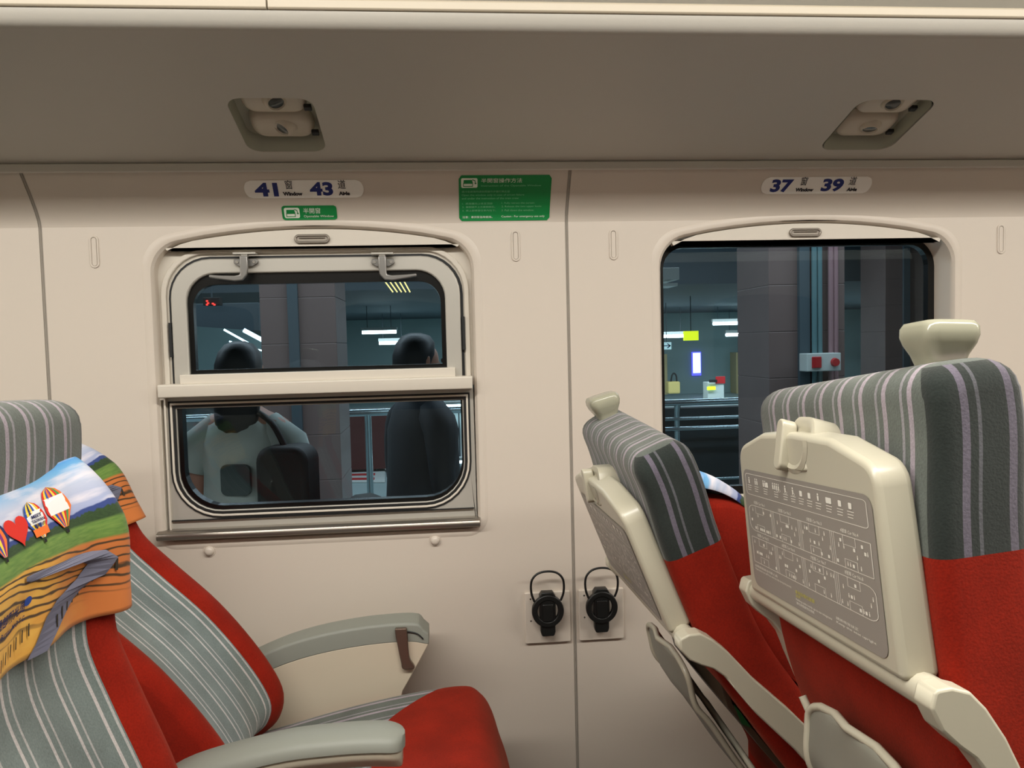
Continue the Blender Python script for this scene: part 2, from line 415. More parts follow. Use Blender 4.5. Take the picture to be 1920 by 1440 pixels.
# ------------------------------------------------------------------ reading lamps in the rack
def lamp_unit(cx, label, kind):
    yc = (NY0+NY1)/2; r = empty('reading_light', (cx, yc, UZ(yc))); tag(r, label, 'reading light', 'reading lights under the luggage rack')
    L = lambda x, y, z: (x, y, z+(UZ(yc+y)-UZ(yc)))
    hx, hy = 0.0665, 0.075
    t = MB(); o1 = rrect(-hx+.0003, -hy+.0003, hx-.0003, hy-.0003, 0.024)
    k = [[L(x*s, y*s, z) for x, y in o1] for s, z in ((1, 0.0008), (1, 0.012), (0.97, 0.028), (0.85, 0.032))]
    t.loft(k, cap=False); t.face([len(t.v)-len(o1)+i for i in range(len(o1))])
    t.build('housing', M['niche'], r, smooth=40)
    for j, (yy, tilt) in enumerate(((-0.040, 1), (0.030, 2))):
        b = MB(); w0, h0 = (0.052, 0.030)
        loops = [[L(x, yy+y, 0.031-z) for x, y in rrect(-w0*s, -h0*s, w0*s, h0*s, 0.02*s, 5)] for s, z in ((1, 0), (0.97, 0.010), (0.88, 0.015), (0.75, 0.017))]
        b.loft(loops); bo = b.build('lamp_body', M['lampbody'], r, smooth=60)
        ax = Vector((0.35 if kind == 0 else -0.12, -0.5 if j == 0 else -0.15, -1)).normalized()
        if j == 1 and kind == 0: ax = Vector((-0.55, -0.45, -1)).normalized()
        a = ax.orthogonal().normalized(); c = ax.cross(a); base = Vector(L(0.004, yy-0.004, 0.018))
        ring = lambda d, rr: [base+ax*d+(a*math.cos(2*math.pi*q/24)+c*math.sin(2*math.pi*q/24))*rr for q in range(24)]
        n = MB(); n.loft([ring(-0.006, 0.021), ring(0.004, 0.019), ring(0.010, 0.0155), ring(0.011, 0.0135), ring(0.008, 0.012)], cap=False)
        n.build('lamp_eyeball', M['lampbody'], bo, smooth=60)
        g = MB(); g.loft([ring(0.0065, 0.0122), ring(0.0085, 0.0115), ring(0.0095, 0.006)], cap=True); g.build('lens', M['lens'], bo, smooth=60)
        s = MB(); s.box((0.046, yy+0.008, 0.012), (0.058, yy+0.018, 0.018)); s.v = [Vector(L(*p)) for p in s.v]
        s.build('switch', M['black'], bo, smooth=0, bevel=0.001)
lamp_unit(sum(NICH[0])/2, 'reading lights in the rack niche above the divided window', 0)
lamp_unit(sum(NICH[1])/2, 'reading lights in the rack niche above the single pane window', 1)

# ------------------------------------------------------------------ seat number labels and stickers
def band_plate(mb, x0, x1, z0, z1, r, off, mi=0, sx=None):
    n = 14
    poly = rrect(x0, z0, x1, z1, r, 6)
    # strips following the curve of the wall: clip at several heights
    zs = [z0+(z1-z0)*k/n for k in range(n+1)]
    def ext(z):
        xs = []
        for i in range(len(poly)):
            (xa, za), (xb, zb) = poly[i], poly[(i+1) % len(poly)]
            if (za-z)*(zb-z) <= 0 and abs(za-zb) > 1e-9: xs.append(xa+(xb-xa)*(z-za)/(zb-za))
        return (min(xs), max(xs))
    k = len(mb.v)
    for z in zs:
        z = min(max(z, z0+1e-5), z1-1e-5); a, b = ext(z); mb.v += [Vector((a, bandY(z)-off, z)), Vector((b, bandY(z)-off, z))]
    for i in range(n): mb.face((k+2*i, k+2*i+1, k+2*i+3, k+2*i+2), mi)
def seat_label(xl, xr, nums, label):
    z0, z1 = 1.3785, 1.4065
    r = MB(); band_plate(r, xl, xr, z0, z1, 0.0138, 0.0009)
    root = r.build('seat_label', M['stickwhite'], None, smooth=0, fix=False); tag(root, label, 'seat label', 'seat number labels above the windows')
    W = xr-xl
    def F(fx, fz): return lambda x, y: (xl+fx*W+x, bandY(z0+fz*(z1-z0)+y)-0.0014, z0+fz*(z1-z0)+y)
    for q, u, v in ((nums[0], .085, .10), (nums[1], .545, .12)):
        t = MB(); put_text(t, q, 0.03, F(u, v), w=0.195*W, h=0.0215, bold=0.0013); t.build('seat_number', M['navy'], root, smooth=0, fix=False)
    for ch, wd, u, ww in (('窗', 'Window', .315, .165), ('道', 'Aisle', .785, .095)):
        t = MB(); put_text(t, ch, 0.02, F(u+.03 if ww > .1 else u, 0.50), h=0.0140, bold=0.0001); t.build('seat_character', M['inkblack'], root, smooth=0, fix=False)
        t = MB(); put_text(t, wd, 0.01, F(u, 0.13), w=ww*W, h=0.0062, bold=0.0006); t.build('seat_wording', M['inkblack'], root, smooth=0, fix=False)
seat_label(at_band(458, 355).x, at_band(682, 355).x, ('41', '43'), 'white oval seat label 41 and 43, above the divided window and small green sticker')
seat_label(at_band(1429, 343).x, at_band(1635, 343).x, ('37', '39'), 'white oval seat label 37 and 39, above the single pane window')
def picto(mb, x0, z0, w, h, fn, mi=0):
    """window-tilting pictogram: sash, lower sash and an arrow"""
    q = lambda u, v: (x0+u*w, z0+v*h)
    put_poly(mb, [q(.14, .48), q(.72, .48), q(.66, .80), q(.16, .80)], fn, mi)
    put_line(mb, [q(.14, .14), q(.70, .14), q(.70, .44), q(.14, .44)], 0.0011, fn, mi, closed=True)
    put_line(mb, [q(.70, .82), q(.84, .74), q(.88, .46)], 0.0013, fn, mi)
    put_poly(mb, [q(.80, .48), q(.95, .50), q(.90, .34)], fn, mi)
def BF(off, x0, z0): return lambda x, y: (x0+x, bandY(z0+y)-off, z0+y)
# small sticker
a = at_band(527, 386); b = at_band(633, 412)
r = MB(); band_plate(r, a.x, b.x, b.z, a.z, 0.005, 0.0009)
st = r.build('window_sticker', M['green'], None, smooth=0, fix=False); tag(st, 'small green sticker reading openable window, above the divided window', 'sticker')
W, H = b.x-a.x, a.z-b.z
t = MB(); band_plate(t, a.x+.04*W, a.x+.32*W, b.z+.14*H, b.z+.86*H, 0.003, 0.0012); t.build('pictogram_panel', M['stickink'], st, smooth=0, fix=False)
t = MB(); picto(t, .04*W, .14*H, .28*W, .72*H, BF(.0016, a.x, b.z)); t.build('pictogram', M['green'], st, smooth=0, fix=False)
t = MB(); put_text(t, '半開窗', 0.01, lambda x, y: BF(.0014, a.x, b.z)(x+.39*W, y+.45*H), w=.31*W, h=.38*H)
put_text(t, 'Openable Window', 0.01, lambda x, y: BF(.0014, a.x, b.z)(x+.39*W, y+.14*H), w=.55*W, h=.2*H)
t.build('lettering', M['stickink'], st, smooth=0, fix=False)
# large instruction sticker
a = at_band(860, 329); b = at_band(1030, 413)
r = MB(); band_plate(r, a.x, b.x, b.z, a.z, 0.005, 0.0009)
st = r.build('instruction_sticker', M['green'], None, smooth=0, fix=False); tag(st, 'large green sticker with the openable window operating instructions', 'sticker')
W, H = b.x-a.x, a.z-b.z; G = BF(.0014, a.x, b.z)
t = MB(); band_plate(t, a.x+.025*W, a.x+.20*W, b.z+.74*H, b.z+.94*H, 0.002, 0.0012); t.build('pictogram_panel', M['stickink'], st, smooth=0, fix=False)
t = MB(); picto(t, .025*W, .74*H, .175*W, .2*H, BF(.0016, a.x, b.z)); t.build('pictogram', M['green'], st, smooth=0, fix=False)
t = MB()
def ln(mb, s, fx, fy, fw, fh): put_text(mb, s, 0.01, lambda x, y: G(x+fx*W, y+fy*H), w=fw*W, h=fh*H)
ln(t, '半開窗操作方法', .24, .84, .44, .095)
t.build('lettering', M['stickink'], st, smooth=0, fix=False); t = MB()
ln(t, '注意：專供緊急時使用。', .035, .065, .33, .055); t.build('caution_lettering', M['stickink'], st, smooth=0, fix=False); t = MB()
ln(t, 'Caution : For emergency use only', .465, .065, .48, .06)
t.build('lettering', M['stickink'], st, smooth=0, fix=False)
t = MB()
ln(t, 'Instruction of the Openable Window', .24, .75, .65, .05)
ln(t, '遇冷氣故障時請依照操作步驟打開此窗', .03, .635, .52, .045)
ln(t, 'Open the window only in case of aircon failure', .03, .555, .68, .05); ln(t, 'and under the instruction of the train crew', .03, .49, .62, .045)
ln(t, '1.  將捲簾向上收至頂部', .035, .375, .33, .045); ln(t, '1. Fully retract the curtain', .465, .375, .36, .05)
ln(t, '2.  解開窗戶上方兩個鎖扣。', .035, .30, .36, .045); ln(t, '2. Release the two upper locks', .465, .30, .44, .05)
ln(t, '3.  將上部車窗往車內拉下。', .035, .22, .37, .045); ln(t, '3. Pull down the window.', .465, .22, .36, .045)
t.build('fine_print', M['stickpale'], st, smooth=0, fix=False)

# ------------------------------------------------------------------ wall fittings
for x, lab in ((-0.636, 'narrow upright clothes hook left of the divided window'), (0.145, 'narrow upright clothes hook right of the divided window, below the green sticker'),
               (0.337, 'narrow upright clothes hook left of the single pane window'), (1.142, 'narrow upright clothes hook right of the single pane window')):
    r = empty('coat_hook', (x, 0, 1.288)); tag(r, lab, 'coat hook', 'fold-out clothes hooks beside the windows')
    t = MB(); t.ring2(rrect(-.0085, -.030, .0085, .030, .0085), rrect(-.0048, -.0262, .0048, .0262, .0048), -.002, .001); t.build('surround', M['wall'], r, bevel=.001)
    t = MB(); t.prism(rrect(-.0040, -.0255, .0040, .0255, .004), -.0012, .001); t.build('hook', M['wall'], r, bevel=.0008)
    t = MB(); t.prism(rrect(-.0049, -.0263, .0049, .0263, .0049), -.0002, .0008); t.build('recess', M['seam'], r, smooth=0)
for x, lab in ((-0.455, 'round wall button below the left end of the window sill'), (-0.027, 'round wall button below the right end of the window sill')):
    t = MB(); c = Vector((x, 0, 0.72))
    ring = lambda y, rr: [c+Vector((rr*math.cos(2*math.pi*k/24), y, rr*math.sin(2*math.pi*k/24))) for k in range(24)]
    t.loft([ring(.001, .012), ring(-.0012, .0115), ring(-.0005, .0095), ring(-.004, .0085), ring(-.007, .0065), ring(-.008, .003)])
    o = t.build('wall_button', M['wall'], None, smooth=60); tag(o, lab, 'wall button', 'round buttons under the divided window')

# ------------------------------------------------------------------ window 1 (openable, two panes)
glass, nt, b = newmat('window_glass')
nt.nodes.remove(b)
tr = nt.nodes.new('ShaderNodeBsdfTransparent'); tr.inputs[0].default_value = (0.80, 0.88, 0.92, 1)
gl = nt.nodes.new('ShaderNodeBsdfGlossy'); gl.inputs['Roughness'].default_value = 0.0; gl.inputs[0].default_value = (0.75, 0.92, 1.0, 1)
fr = nt.nodes.new('ShaderNodeFresnel'); fr.inputs[0].default_value = 1.5
mul = nt.nodes.new('ShaderNodeMath'); mul.operation = 'MULTIPLY'; mul.inputs[1].default_value = 1.1
mx = nt.nodes.new('ShaderNodeMixShader')
nt.links.new(fr.outputs[0], mul.inputs[0]); nt.links.new(mul.outputs[0], mx.inputs[0]); nt.links.new(tr.outputs[0], mx.inputs[1]); nt.links.new(gl.outputs[0], mx.inputs[2])
nt.links.new(mx.outputs[0], nt.nodes['Material Output'].inputs[0])
M['glass'] = glass
def pane(poly, Y, name, parent):
    t = MB(); put_poly(t, poly, lambda x, z: (x, Y, z)); return t.build(name, M['glass'], parent, smooth=0, fix=False)

w1 = empty('window_1', (0, 0, 0)); tag(w1, kind='structure')
cx1 = -0.2375
def topround(x0, z0, x1, z1, r): return fillet([(x0, z0), (x1, z0), (x1, z1), (x0, z1)], [0.0005, 0.0005, r, r], 8)
def botround(x0, z0, x1, z1, r): return fillet([(x0, z0), (x1, z0), (x1, z1), (x0, z1)], [r, r, .0005, .0005], 8)
# backing frame of the upper part
t = MB(); t.ring2(topround(-.536, 1.02, .061, 1.335, .075), topround(-.510, 1.03, .037, 1.2765, .075), 0.022, 0.06)
t.build('upper_frame', M['frame'], w1, bevel=.001)
t = MB(); t.ring2(topround(-.528, 1.02, .053, 1.292, .085), topround(-.518, 1.03, .043, 1.284, .08), 0.016, 0.024)
t.build('upper_bead', M['frame'], w1, bevel=.002)
t = MB(); t.ring2(topround(-.514, 1.03, .041, 1.2785, .078), topround(-.505, 1.03, .032, 1.272, .072), 0.0205, 0.05); t.build('upper_gasket', M['black'], w1)
sash = MB(); sash.ring2(topround(-.5085, 1.03, .0355, 1.2735, .074), topround(-.480, 1.05, .006, 1.246, .055), 0.012, 0.045)
so = sash.build('tilting_sash', M['alu'], w1, bevel=.0025)
t = MB(); t.ring2(topround(-.4805, 1.05, .0065, 1.2465, .055), topround(-.470, 1.064, -.0025, 1.2255, .042), 0.020, 0.035); t.build('glass_border', M['frit'], so, smooth=0)
pane(topround(-.481, 1.05, .007, 1.247, .055), .030, 'glass_pane', so)
for x in (-.512, .040):
    t = MB(); t.box((x-.0025, .012, 1.09), (x+.0025, .024, 1.155)); t.build('sash_stay', M['black'], w1, smooth=0)
# latches
for px, sgn in ((459, -1), (717, 1)):
    p = at(px, 482, .0); lt = []
    X = p.x; Zc = at(px, 490, 0).z
    t = MB(); t.prism(fillet([(X-.022, Zc-.003), (X-.012, Zc-.009), (X+.012, Zc-.009), (X+.022, Zc-.003), (X+.022, Zc+.005), (X-.022, Zc+.005)], .003, 3), .004, .012)
    la = t.build('latch', M['latch'], w1, bevel=.0008)
    t = MB(); t.box((X-.021, -.006, Zc+.0125), (X+.021, .014, Zc+.0165)); t.build('latch_keeper', M['alu'], la, bevel=.001)
    t = MB(); t.prism(rrect(X-.006, Zc+.002, X+.006, Zc+.0125, .001), -.006, .006); t.build('latch_bolt', M['screw'], la, bevel=.0008)
    path = [(X, Zc+.009), (X, Zc-.012), (X+sgn*.001, Zc-.024), (X+sgn*.006, Zc-.031), (X+sgn*.018, Zc-.0325), (X+sgn*.045, Zc-.0300), (X+sgn*.064, Zc-.0275)]
    wd = [.0075, .0075, .0068, .0058, .0050, .0035, .0028]
    L = [];
    P = [Vector(q) for q in path]; lefts = []; rights = []
    for i, q in enumerate(P):
        d = (P[min(i+1, len(P)-1)]-P[max(i-1, 0)]).normalized(); nn = Vector((-d.y, d.x)); lefts.append(tuple(q+nn*wd[i])); rights.append(tuple(q-nn*wd[i]))
    t = MB(); t.prism(lefts+rights[::-1], -.012, -.004); t.build('latch_handle', M['latch'], la, bevel=.002, seg=3)
    for sx in (-.0155, .0155):
        t = MB(); t.disc((X+sx, .0045, Zc-.001), .0035, (0, -1, 0), h=.0018, r2=.0028); t.build('latch_screw', M['screw'], la)
# crossbar
t = MB(); t.prism([(-.006, 1.0145), (-.0185, 1.0155), (-.0195, 1.018), (-.0195, 1.0375), (-.017, 1.0395), (.03, 1.0395), (.03, 1.0145)], -.529, .0535, 'X')
cb = t.build('crossbar', M['frame'], w1, bevel=.001)
t = MB(); t.box((-.492, -.008, 1.039), (.0215, .03, 1.0565)); t.build('crossbar_lip', M['frame'], cb, bevel=.0012)
# lower pane
t = MB(); t.ring2(rrect(-.532, .745, .056, 1.015, .001, 8), botround(-.521, .781, .0475, 1.0055, .09), 0.012, 0.055)
lf = t.build('lower_frame', M['alu'], w1, bevel=.0015)
for (e, y, mt) in ((0.0, .0105, 'black'), (.0035, .009, 'frame'), (.0085, .011, 'black'), (.0105, .014, 'alu')):
    t = MB(); t.ring2(botround(-.522+e, .780+e, .0485-e, 1.0065-e, .091-e), botround(-.518+e, .784+e, .0445-e, 1.0025-e, .087-e), y, .055)
    t.build('lower_bead', M[mt], lf, bevel=.0008 if mt != 'black' else 0)
t = MB(); t.ring2(botround(-.510, .791, .0385, .998, .083), botround(-.499, .8025, .031, .992, .072), .018, .04); t.build('glass_border', M['frit'], lf, smooth=0)
pane(botround(-.511, .790, .039, .999, .083), .030, 'glass_pane', lf)
t = MB(); t.box((-.524, .006, .778), (.051, .013, .7795)); t.build('drain_slot', M['black'], lf, smooth=0)
t = MB(); t.ring2([(-.5355, .76), (-.524, .76), (-.524, 1.013), (-.5355, 1.013)], [(-.533, .762), (-.527, .762), (-.527, 1.01), (-.533, 1.01)], .004, .02); t.build('side_bead', M['frame'], lf)
# sill rail
t = MB(); t.prism([(.02, .7455), (-.012, .7455), (-.0165, .748), (-.018, .754), (-.0155, .7595), (-.009, .762), (.02, .763)], -.546, .0615, 'X')
t.build('sill_rail', M['sill'], w1, bevel=.0015, seg=3)

# ------------------------------------------------------------------ window 2 (fixed pane)
w2 = empty('window_2', (0, 0, 0)); tag(w2, kind='structure')
t = MB(); t.ring2(rrect(.40, .745, 1.075, 1.35, .003), rrect(.437, .7735, 1.042, 1.31, .02), .052, .075); t.build('frame', M['frame'], w2, bevel=.001)
t = MB(); t.ring2(rrect(.436, .772, 1.043, 1.312, .02), rrect(.452, .7905, 1.0235, 1.2865, .042), .058, .075); t.build('glass_border', M['frit'], w2, smooth=0)
pane(rrect(.436, .772, 1.043, 1.312, .02), .0655, 'glass_pane', w2)
t = MB(); t.prism([(.055, .745), (.004, .745), (.001, .749), (.003, .754), (.02, .756), (.055, .757)], .434, 1.036, 'X'); t.build('sill_rail', M['frame'], w2, bevel=.001)
t = MB(); t.prism([(.06, .757), (.045, .757), (.043, .768), (.06, .770)], .434, 1.036, 'X'); t.build('lower_bead', M['frame'], w2, bevel=.001)
for i, (cx, wn) in enumerate(((-1.2105, 3), (1.705, 4))):
    wo = empty('window_%d' % wn, (0, 0, 0)); tag(wo, kind='structure')
    t = MB(); t.ring2(rrect(cx-.34, .745, cx+.34, 1.35, .003), rrect(cx-.29, .79, cx+.29, 1.29, .04), .05, .07); t.build('frame', M['frit'], wo)
    pane(rrect(cx-.3, .78, cx+.3, 1.3, .02), .06, 'glass_pane', wo)

# roller blinds, almost fully raised
for cx, a, gx, lab in ((-0.2375, 0.2915, -0.241, 'raised roller blind at the head of the divided window, oval grip in its bar'), (0.735, 0.299, 0.7275, 'raised roller blind at the head of the single pane window, oval grip in its bar')):
    r = empty('window_blind', (gx, 0.0, 1.30)); tag(r, lab, 'blind', 'roller blinds at the window heads')
    n = 24; zt = lambda x: 1.3255-0.38*(x-cx)**2-max(0, abs(x-cx)-.22)**2*3.2
    top = [(cx+a*(1-2*k/n)*0.925, zt(cx+a*(1-2*k/n)*0.925)) for k in range(n+1)]
    poly = [(cx-a*0.935, 1.2925), (cx+a*0.935, 1.2925)]+top
    t = MB(); t.prism([(p[0]-gx, p[1]-1.30) for p in poly], .004, .018)
    t.build('bottom_bar', M['frame'], r, smooth=0, bevel=.001)
    g = MB(); g.ring2(rrect(-.033, -.0015, .033, .0155, .0085), rrect(-.0285, .0028, .0285, .0112, .0042), -.001, .006); g.build('grip', M['sill'], r, bevel=.0012)
    g = MB(); g.prism(rrect(-.029, .0025, .029, .0115, .0045), .0015, .0045); g.build('grip_recess', M['seam'], r, smooth=0)
    g = MB(); g.box((-.024, -.0015, .0075), (.024, .003, .0095)); g.build('grip_lip', M['sill'], r, bevel=.0008)

# ------------------------------------------------------------------ cup holders
for px, py, lab in ((1027, 1145, 'black folding cup holder on beige plate left of the wall seam'), (1128, 1138, 'black folding cup holder on beige plate right of the wall seam')):
    c = at(px, py, -0.02); r = empty('cup_holder', (c.x, 0, c.z)); tag(r, lab, 'cup holder', 'folding cup holders on the wall')
    pc = .1905 if px < 1080 else .298
    t = MB(); t.prism(rrect(pc-c.x-.0455, .505-c.z, pc-c.x+.0455, .608-c.z, .003), -.006, .001); t.build('mounting_plate', M['wall'], r, bevel=.0018)
    for sz in (-.022, .022):
        t = MB(); t.disc((-.032, -.0058, sz-.002), .0018, (0, -1, 0), h=.0006); t.build('screw', M['screw'], r)
    t = MB()
    ro = [(0.0315*math.cos(q), 0.032*math.sin(q)) for q in [2*math.pi*k/40 for k in range(40)]]
    ri = [(0.0205*math.cos(q), 0.0215*math.sin(q)) for q in [2*math.pi*k/40 for k in range(40)]]
    t.ring2(ro, ri, -.026, -.015); t.build('ring', M['cup'], r, bevel=.002, seg=3)
    t = MB(); t.prism(fillet([(-.0155, -.03), (.0155, -.03), (.0155, .03), (.011, .037), (-.011, .037), (-.0155, .03)], .002, 3), -.024, -.006)
    t.build('body', M['cup'], r, bevel=.0025, seg=3)
    t = MB(); t.prism(rrect(-.0105, -.020, .0105, .014, .002), -.0265, -.0235); t.build('face_panel', M['cup'], r, bevel=.001)
    t = MB(); t.prism(fillet([(-.012, -.051), (.012, -.051), (.0145, -.043), (.0145, -.026), (-.0145, -.026), (-.0145, -.043)], .004, 4), -.022, -.006); t.build('foot', M['cup'], r, bevel=.002)
    path = [(-.026, -.022, .020), (-.031, -.0235, .034), (-.0325, -.024, .050), (-.030, -.0245, .064), (-.021, -.025, .0745), (-.008, -.025, .079), (.008, -.025, .079), (.021, -.025, .0745), (.030, -.0245, .064), (.0325, -.024, .050), (.031, -.0235, .034), (.026, -.022, .020)]
    t = MB(); t.tube(catmull(path, 4), .0023, 8); t.build('wire_loop', M['cup'], r, smooth=60)

# ------------------------------------------------------------------ seats
HWID = 0.170
BACKC = [(-.333, .520), (-.322, .49), (-.300, .412), (-.246, .272), (-.175, .16), (-.105, .06), (-.07, .0), (-.06, -.04)]
SC = catmull([(p[0], p[1], 0) for p in BACKC], 6)
def normals(C):
    N = []
    for i in range(len(C)):
        d = (C[max(i-1, 0)]-C[min(i+1, len(C)-1)]).normalized(); N.append(Vector((d.y, -d.x, 0)))   # forward normal
    return N
def section_loop(c, nrm, d0, d1, w, r, ny=9, ns=4):
    """closed loop round the back: depth d0(back)..d1(front) along nrm, width +-w, corner radius r; returns (point, (kind, uvx))"""
    pts = []
    r = min(r, (d1-d0)/2*0.98)
    def P(y, d): return Vector((c.x+nrm.x*d, y, c.y+nrm.y*d))
    for k in range(ny): y = -w+r+(2*w-2*r)*k/(ny-1); pts.append((P(y, d1), 'F', y))
    for k in range(1, ns): a = math.pi/2*k/ns; pts.append((P(w-r+r*math.sin(a), d1-r+r*math.cos(a)), 'S', d1-r+r*math.cos(a)))
    for k in range(ns+1): d = (d1-r)+(d0+r-d1+r)*k/ns; pts.append((P(w, d), 'S', d))
    for k in range(1, ns): a = math.pi/2*k/ns; pts.append((P(w-r+r*math.cos(a), d0+r-r*math.sin(a)), 'S', d0+r-r*math.sin(a)))
    for k in range(ny): y = w-r-(2*w-2*r)*k/(ny-1); pts.append((P(y, d0), 'B', y))
    for k in range(1, ns): a = math.pi/2*k/ns; pts.append((P(-w+r-r*math.sin(a), d0+r-r*math.cos(a)), 'S', d0+r-r*math.cos(a)))
    for k in range(ns+1): d = (d0+r)+(d1-r-d0-r)*k/ns; pts.append((P(-w, d), 'S', d))
    for k in range(1, ns): a = math.pi/2*k/ns; pts.append((P(-w+r-r*math.cos(a), d1-r+r*math.sin(a)), 'S', d1-r+r*math.sin(a)))
    return pts
def make_shell(outer_side):
    """striped outer shell of the seat back: thickness 0.078, rounded crown"""
    N = normals(SC); th = 0.078
    mb = MB(); rows = []
    # rounded crown rows above first station
    c0, n0 = SC[0], N[0]; up = Vector((-n0.y, n0.x, 0)); up = up if up.y > 0 else -up
    rt = 0.026
    for k in range(7):
        a = math.pi/2*(1-k/6); e = rt*(1-math.sin(a))   # distance kept from full
        lift = rt*math.sin(a); ins = rt*(1-math.cos(a))
        cc = c0+up*lift
        rows.append((cc, n0, ins*0.9, th-ins*0.9, HWID-ins*1.0, 0.016))
    for c, n in list(zip(SC, N))[1:]: rows.append((c, n, 0.0, th, HWID, 0.014))
    loops = [section_loop(*[rw[0], rw[1], rw[2], rw[3], rw[4], rw[5]]) for rw in rows]
    n = len(loops[0]); zb = 0.435   # height where grey gives way to red
    for L in loops:
        for p, _, _ in L: p.z += .017*max(0, min(1, (p.z-.40)/.12))*max(0, .45+.55*outer_side*p.y/HWID)
    for L in loops: mb.v += [p for p, _, _ in L]
    for a in range(len(loops)-1):
        for i in range(n):
            j = (i+1) % n
            q = [loops[a][i], loops[a][j], loops[a+1][j], loops[a+1][i]]
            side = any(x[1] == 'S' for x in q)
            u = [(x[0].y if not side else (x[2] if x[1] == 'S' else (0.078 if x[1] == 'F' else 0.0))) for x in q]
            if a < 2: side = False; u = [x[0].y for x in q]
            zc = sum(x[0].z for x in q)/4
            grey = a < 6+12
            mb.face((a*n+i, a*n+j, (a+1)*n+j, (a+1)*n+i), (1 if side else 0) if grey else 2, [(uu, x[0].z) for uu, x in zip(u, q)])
    # crown cap: strips across so stripes run over the top
    nf = 9; top = list(range(n)); F = list(range(nf)); 
    B = [i for i in range(n) if loops[0][i][1] == 'B'][::-1]
    for k in range(nf-1):
        idx = (F[k], F[k+1], B[k+1], B[k]); mb.face(idx, 0, [(loops[0][q][0].y, 0) for q in idx])
    sd = [i for i in range(n) if loops[0][i][1] == 'S']
    s1 = [i for i in sd if i < B[-1] and i > F[-1]]; s2 = [i for i in sd if i > B[0]]
    mb.face([F[-1]]+s1+[B[-1]], 0, [(loops[0][q][0].y, 0) for q in [F[-1]]+s1+[B[-1]]])
    mb.face([B[0]]+s2+[F[0]], 0, [(loops[0][q][0].y, 0) for q in [B[0]]+s2+[F[0]]])
    mb.face([(len(loops)-1)*n+i for i in range(n)], 2)
    return mb
PADC = [(-.252, .515), (-.222, .492), (-.194, .456), (-.180, .40), (-.160, .345), (-.115, .292), (-.044, .215), (.015, .13), (.046, .065), (.040, .030), (.020, .012)]
PC = catmull([(p[0], p[1], 0) for p in PADC], 5)
def pad_point(i, y, off=0.0):
    """front of the pad with raised side bolsters"""
    N = normals(PC); i = max(0, min(i, len(PC)-1)); i0 = int(i); f = i-i0; i1 = min(i0+1, len(PC)-1)
    c = PC[i0].lerp(PC[i1], f); n = N[i0].lerp(N[i1], f).normalized()
    t = abs(y)/HWID
    dep = -0.008*max(0, 1-(t/0.60)**4) if t < 0.60 else 0.018*math.sin(math.pi*min(1, (t-.60)/.40))
    if i < 9: dep -= .035*(1-i/9)**1.3*max(0, (t-.45)/.55)**2
    if t > 0.90: dep -= 0.014*((t-0.90)/0.10)**2
    return Vector((c.x+n.x*(dep+off), y, c.y+n.y*(dep+off)))
def make_pad():
    mb = MB(); ys = [q*(HWID-.009)/.2 for q in [-.2, -.198, -.192, -.182, -.168, -.150, -.136, -.132, -.115, -.08, -.04, 0, .04, .08, .115, .132, .136, .150, .168, .182, .192, .198, .2]]
    rows = []; n = len(ys)
    for i in range(len(PC)):
        row = [pad_point(i, y) for y in ys]
        # wrap back towards the shell at the sides
        N = normals(PC); c = PC[i]; nn = N[i]; back = max(0.05, 0.0)
        row = [Vector((c.x-nn.x*back, -HWID+.011, c.y-nn.y*back))]+row+[Vector((c.x-nn.x*back, HWID-.011, c.y-nn.y*back))]
        if i < 9:
            nn_ = normals(PC)[i]
            row = [p-Vector((nn_.x, 0, nn_.y))*.04*(1-i/9)*max(0, min(1, (abs(p.y)/HWID-.35)/.35)) for p in row]
        rows.append(row)
    n += 2; yy = [-HWID]+ys+[HWID]
    for r in rows: mb.v += r
    for a in range(len(rows)-1):
        for i in range(n-1):
            grey = abs((yy[i]+yy[i+1])/2) < 0.105
            mb.face((a*n+i, a*n+i+1, (a+1)*n+i+1, (a+1)*n+i), 0 if grey else 1, [(yy[i]*1.0, 0), (yy[i+1], 0), (yy[i+1], 1), (yy[i], 1)])
    mb.face(list(range(n)), 1); mb.face([(len(rows)-1)*n+i for i in range(n)], 1)
    return mb
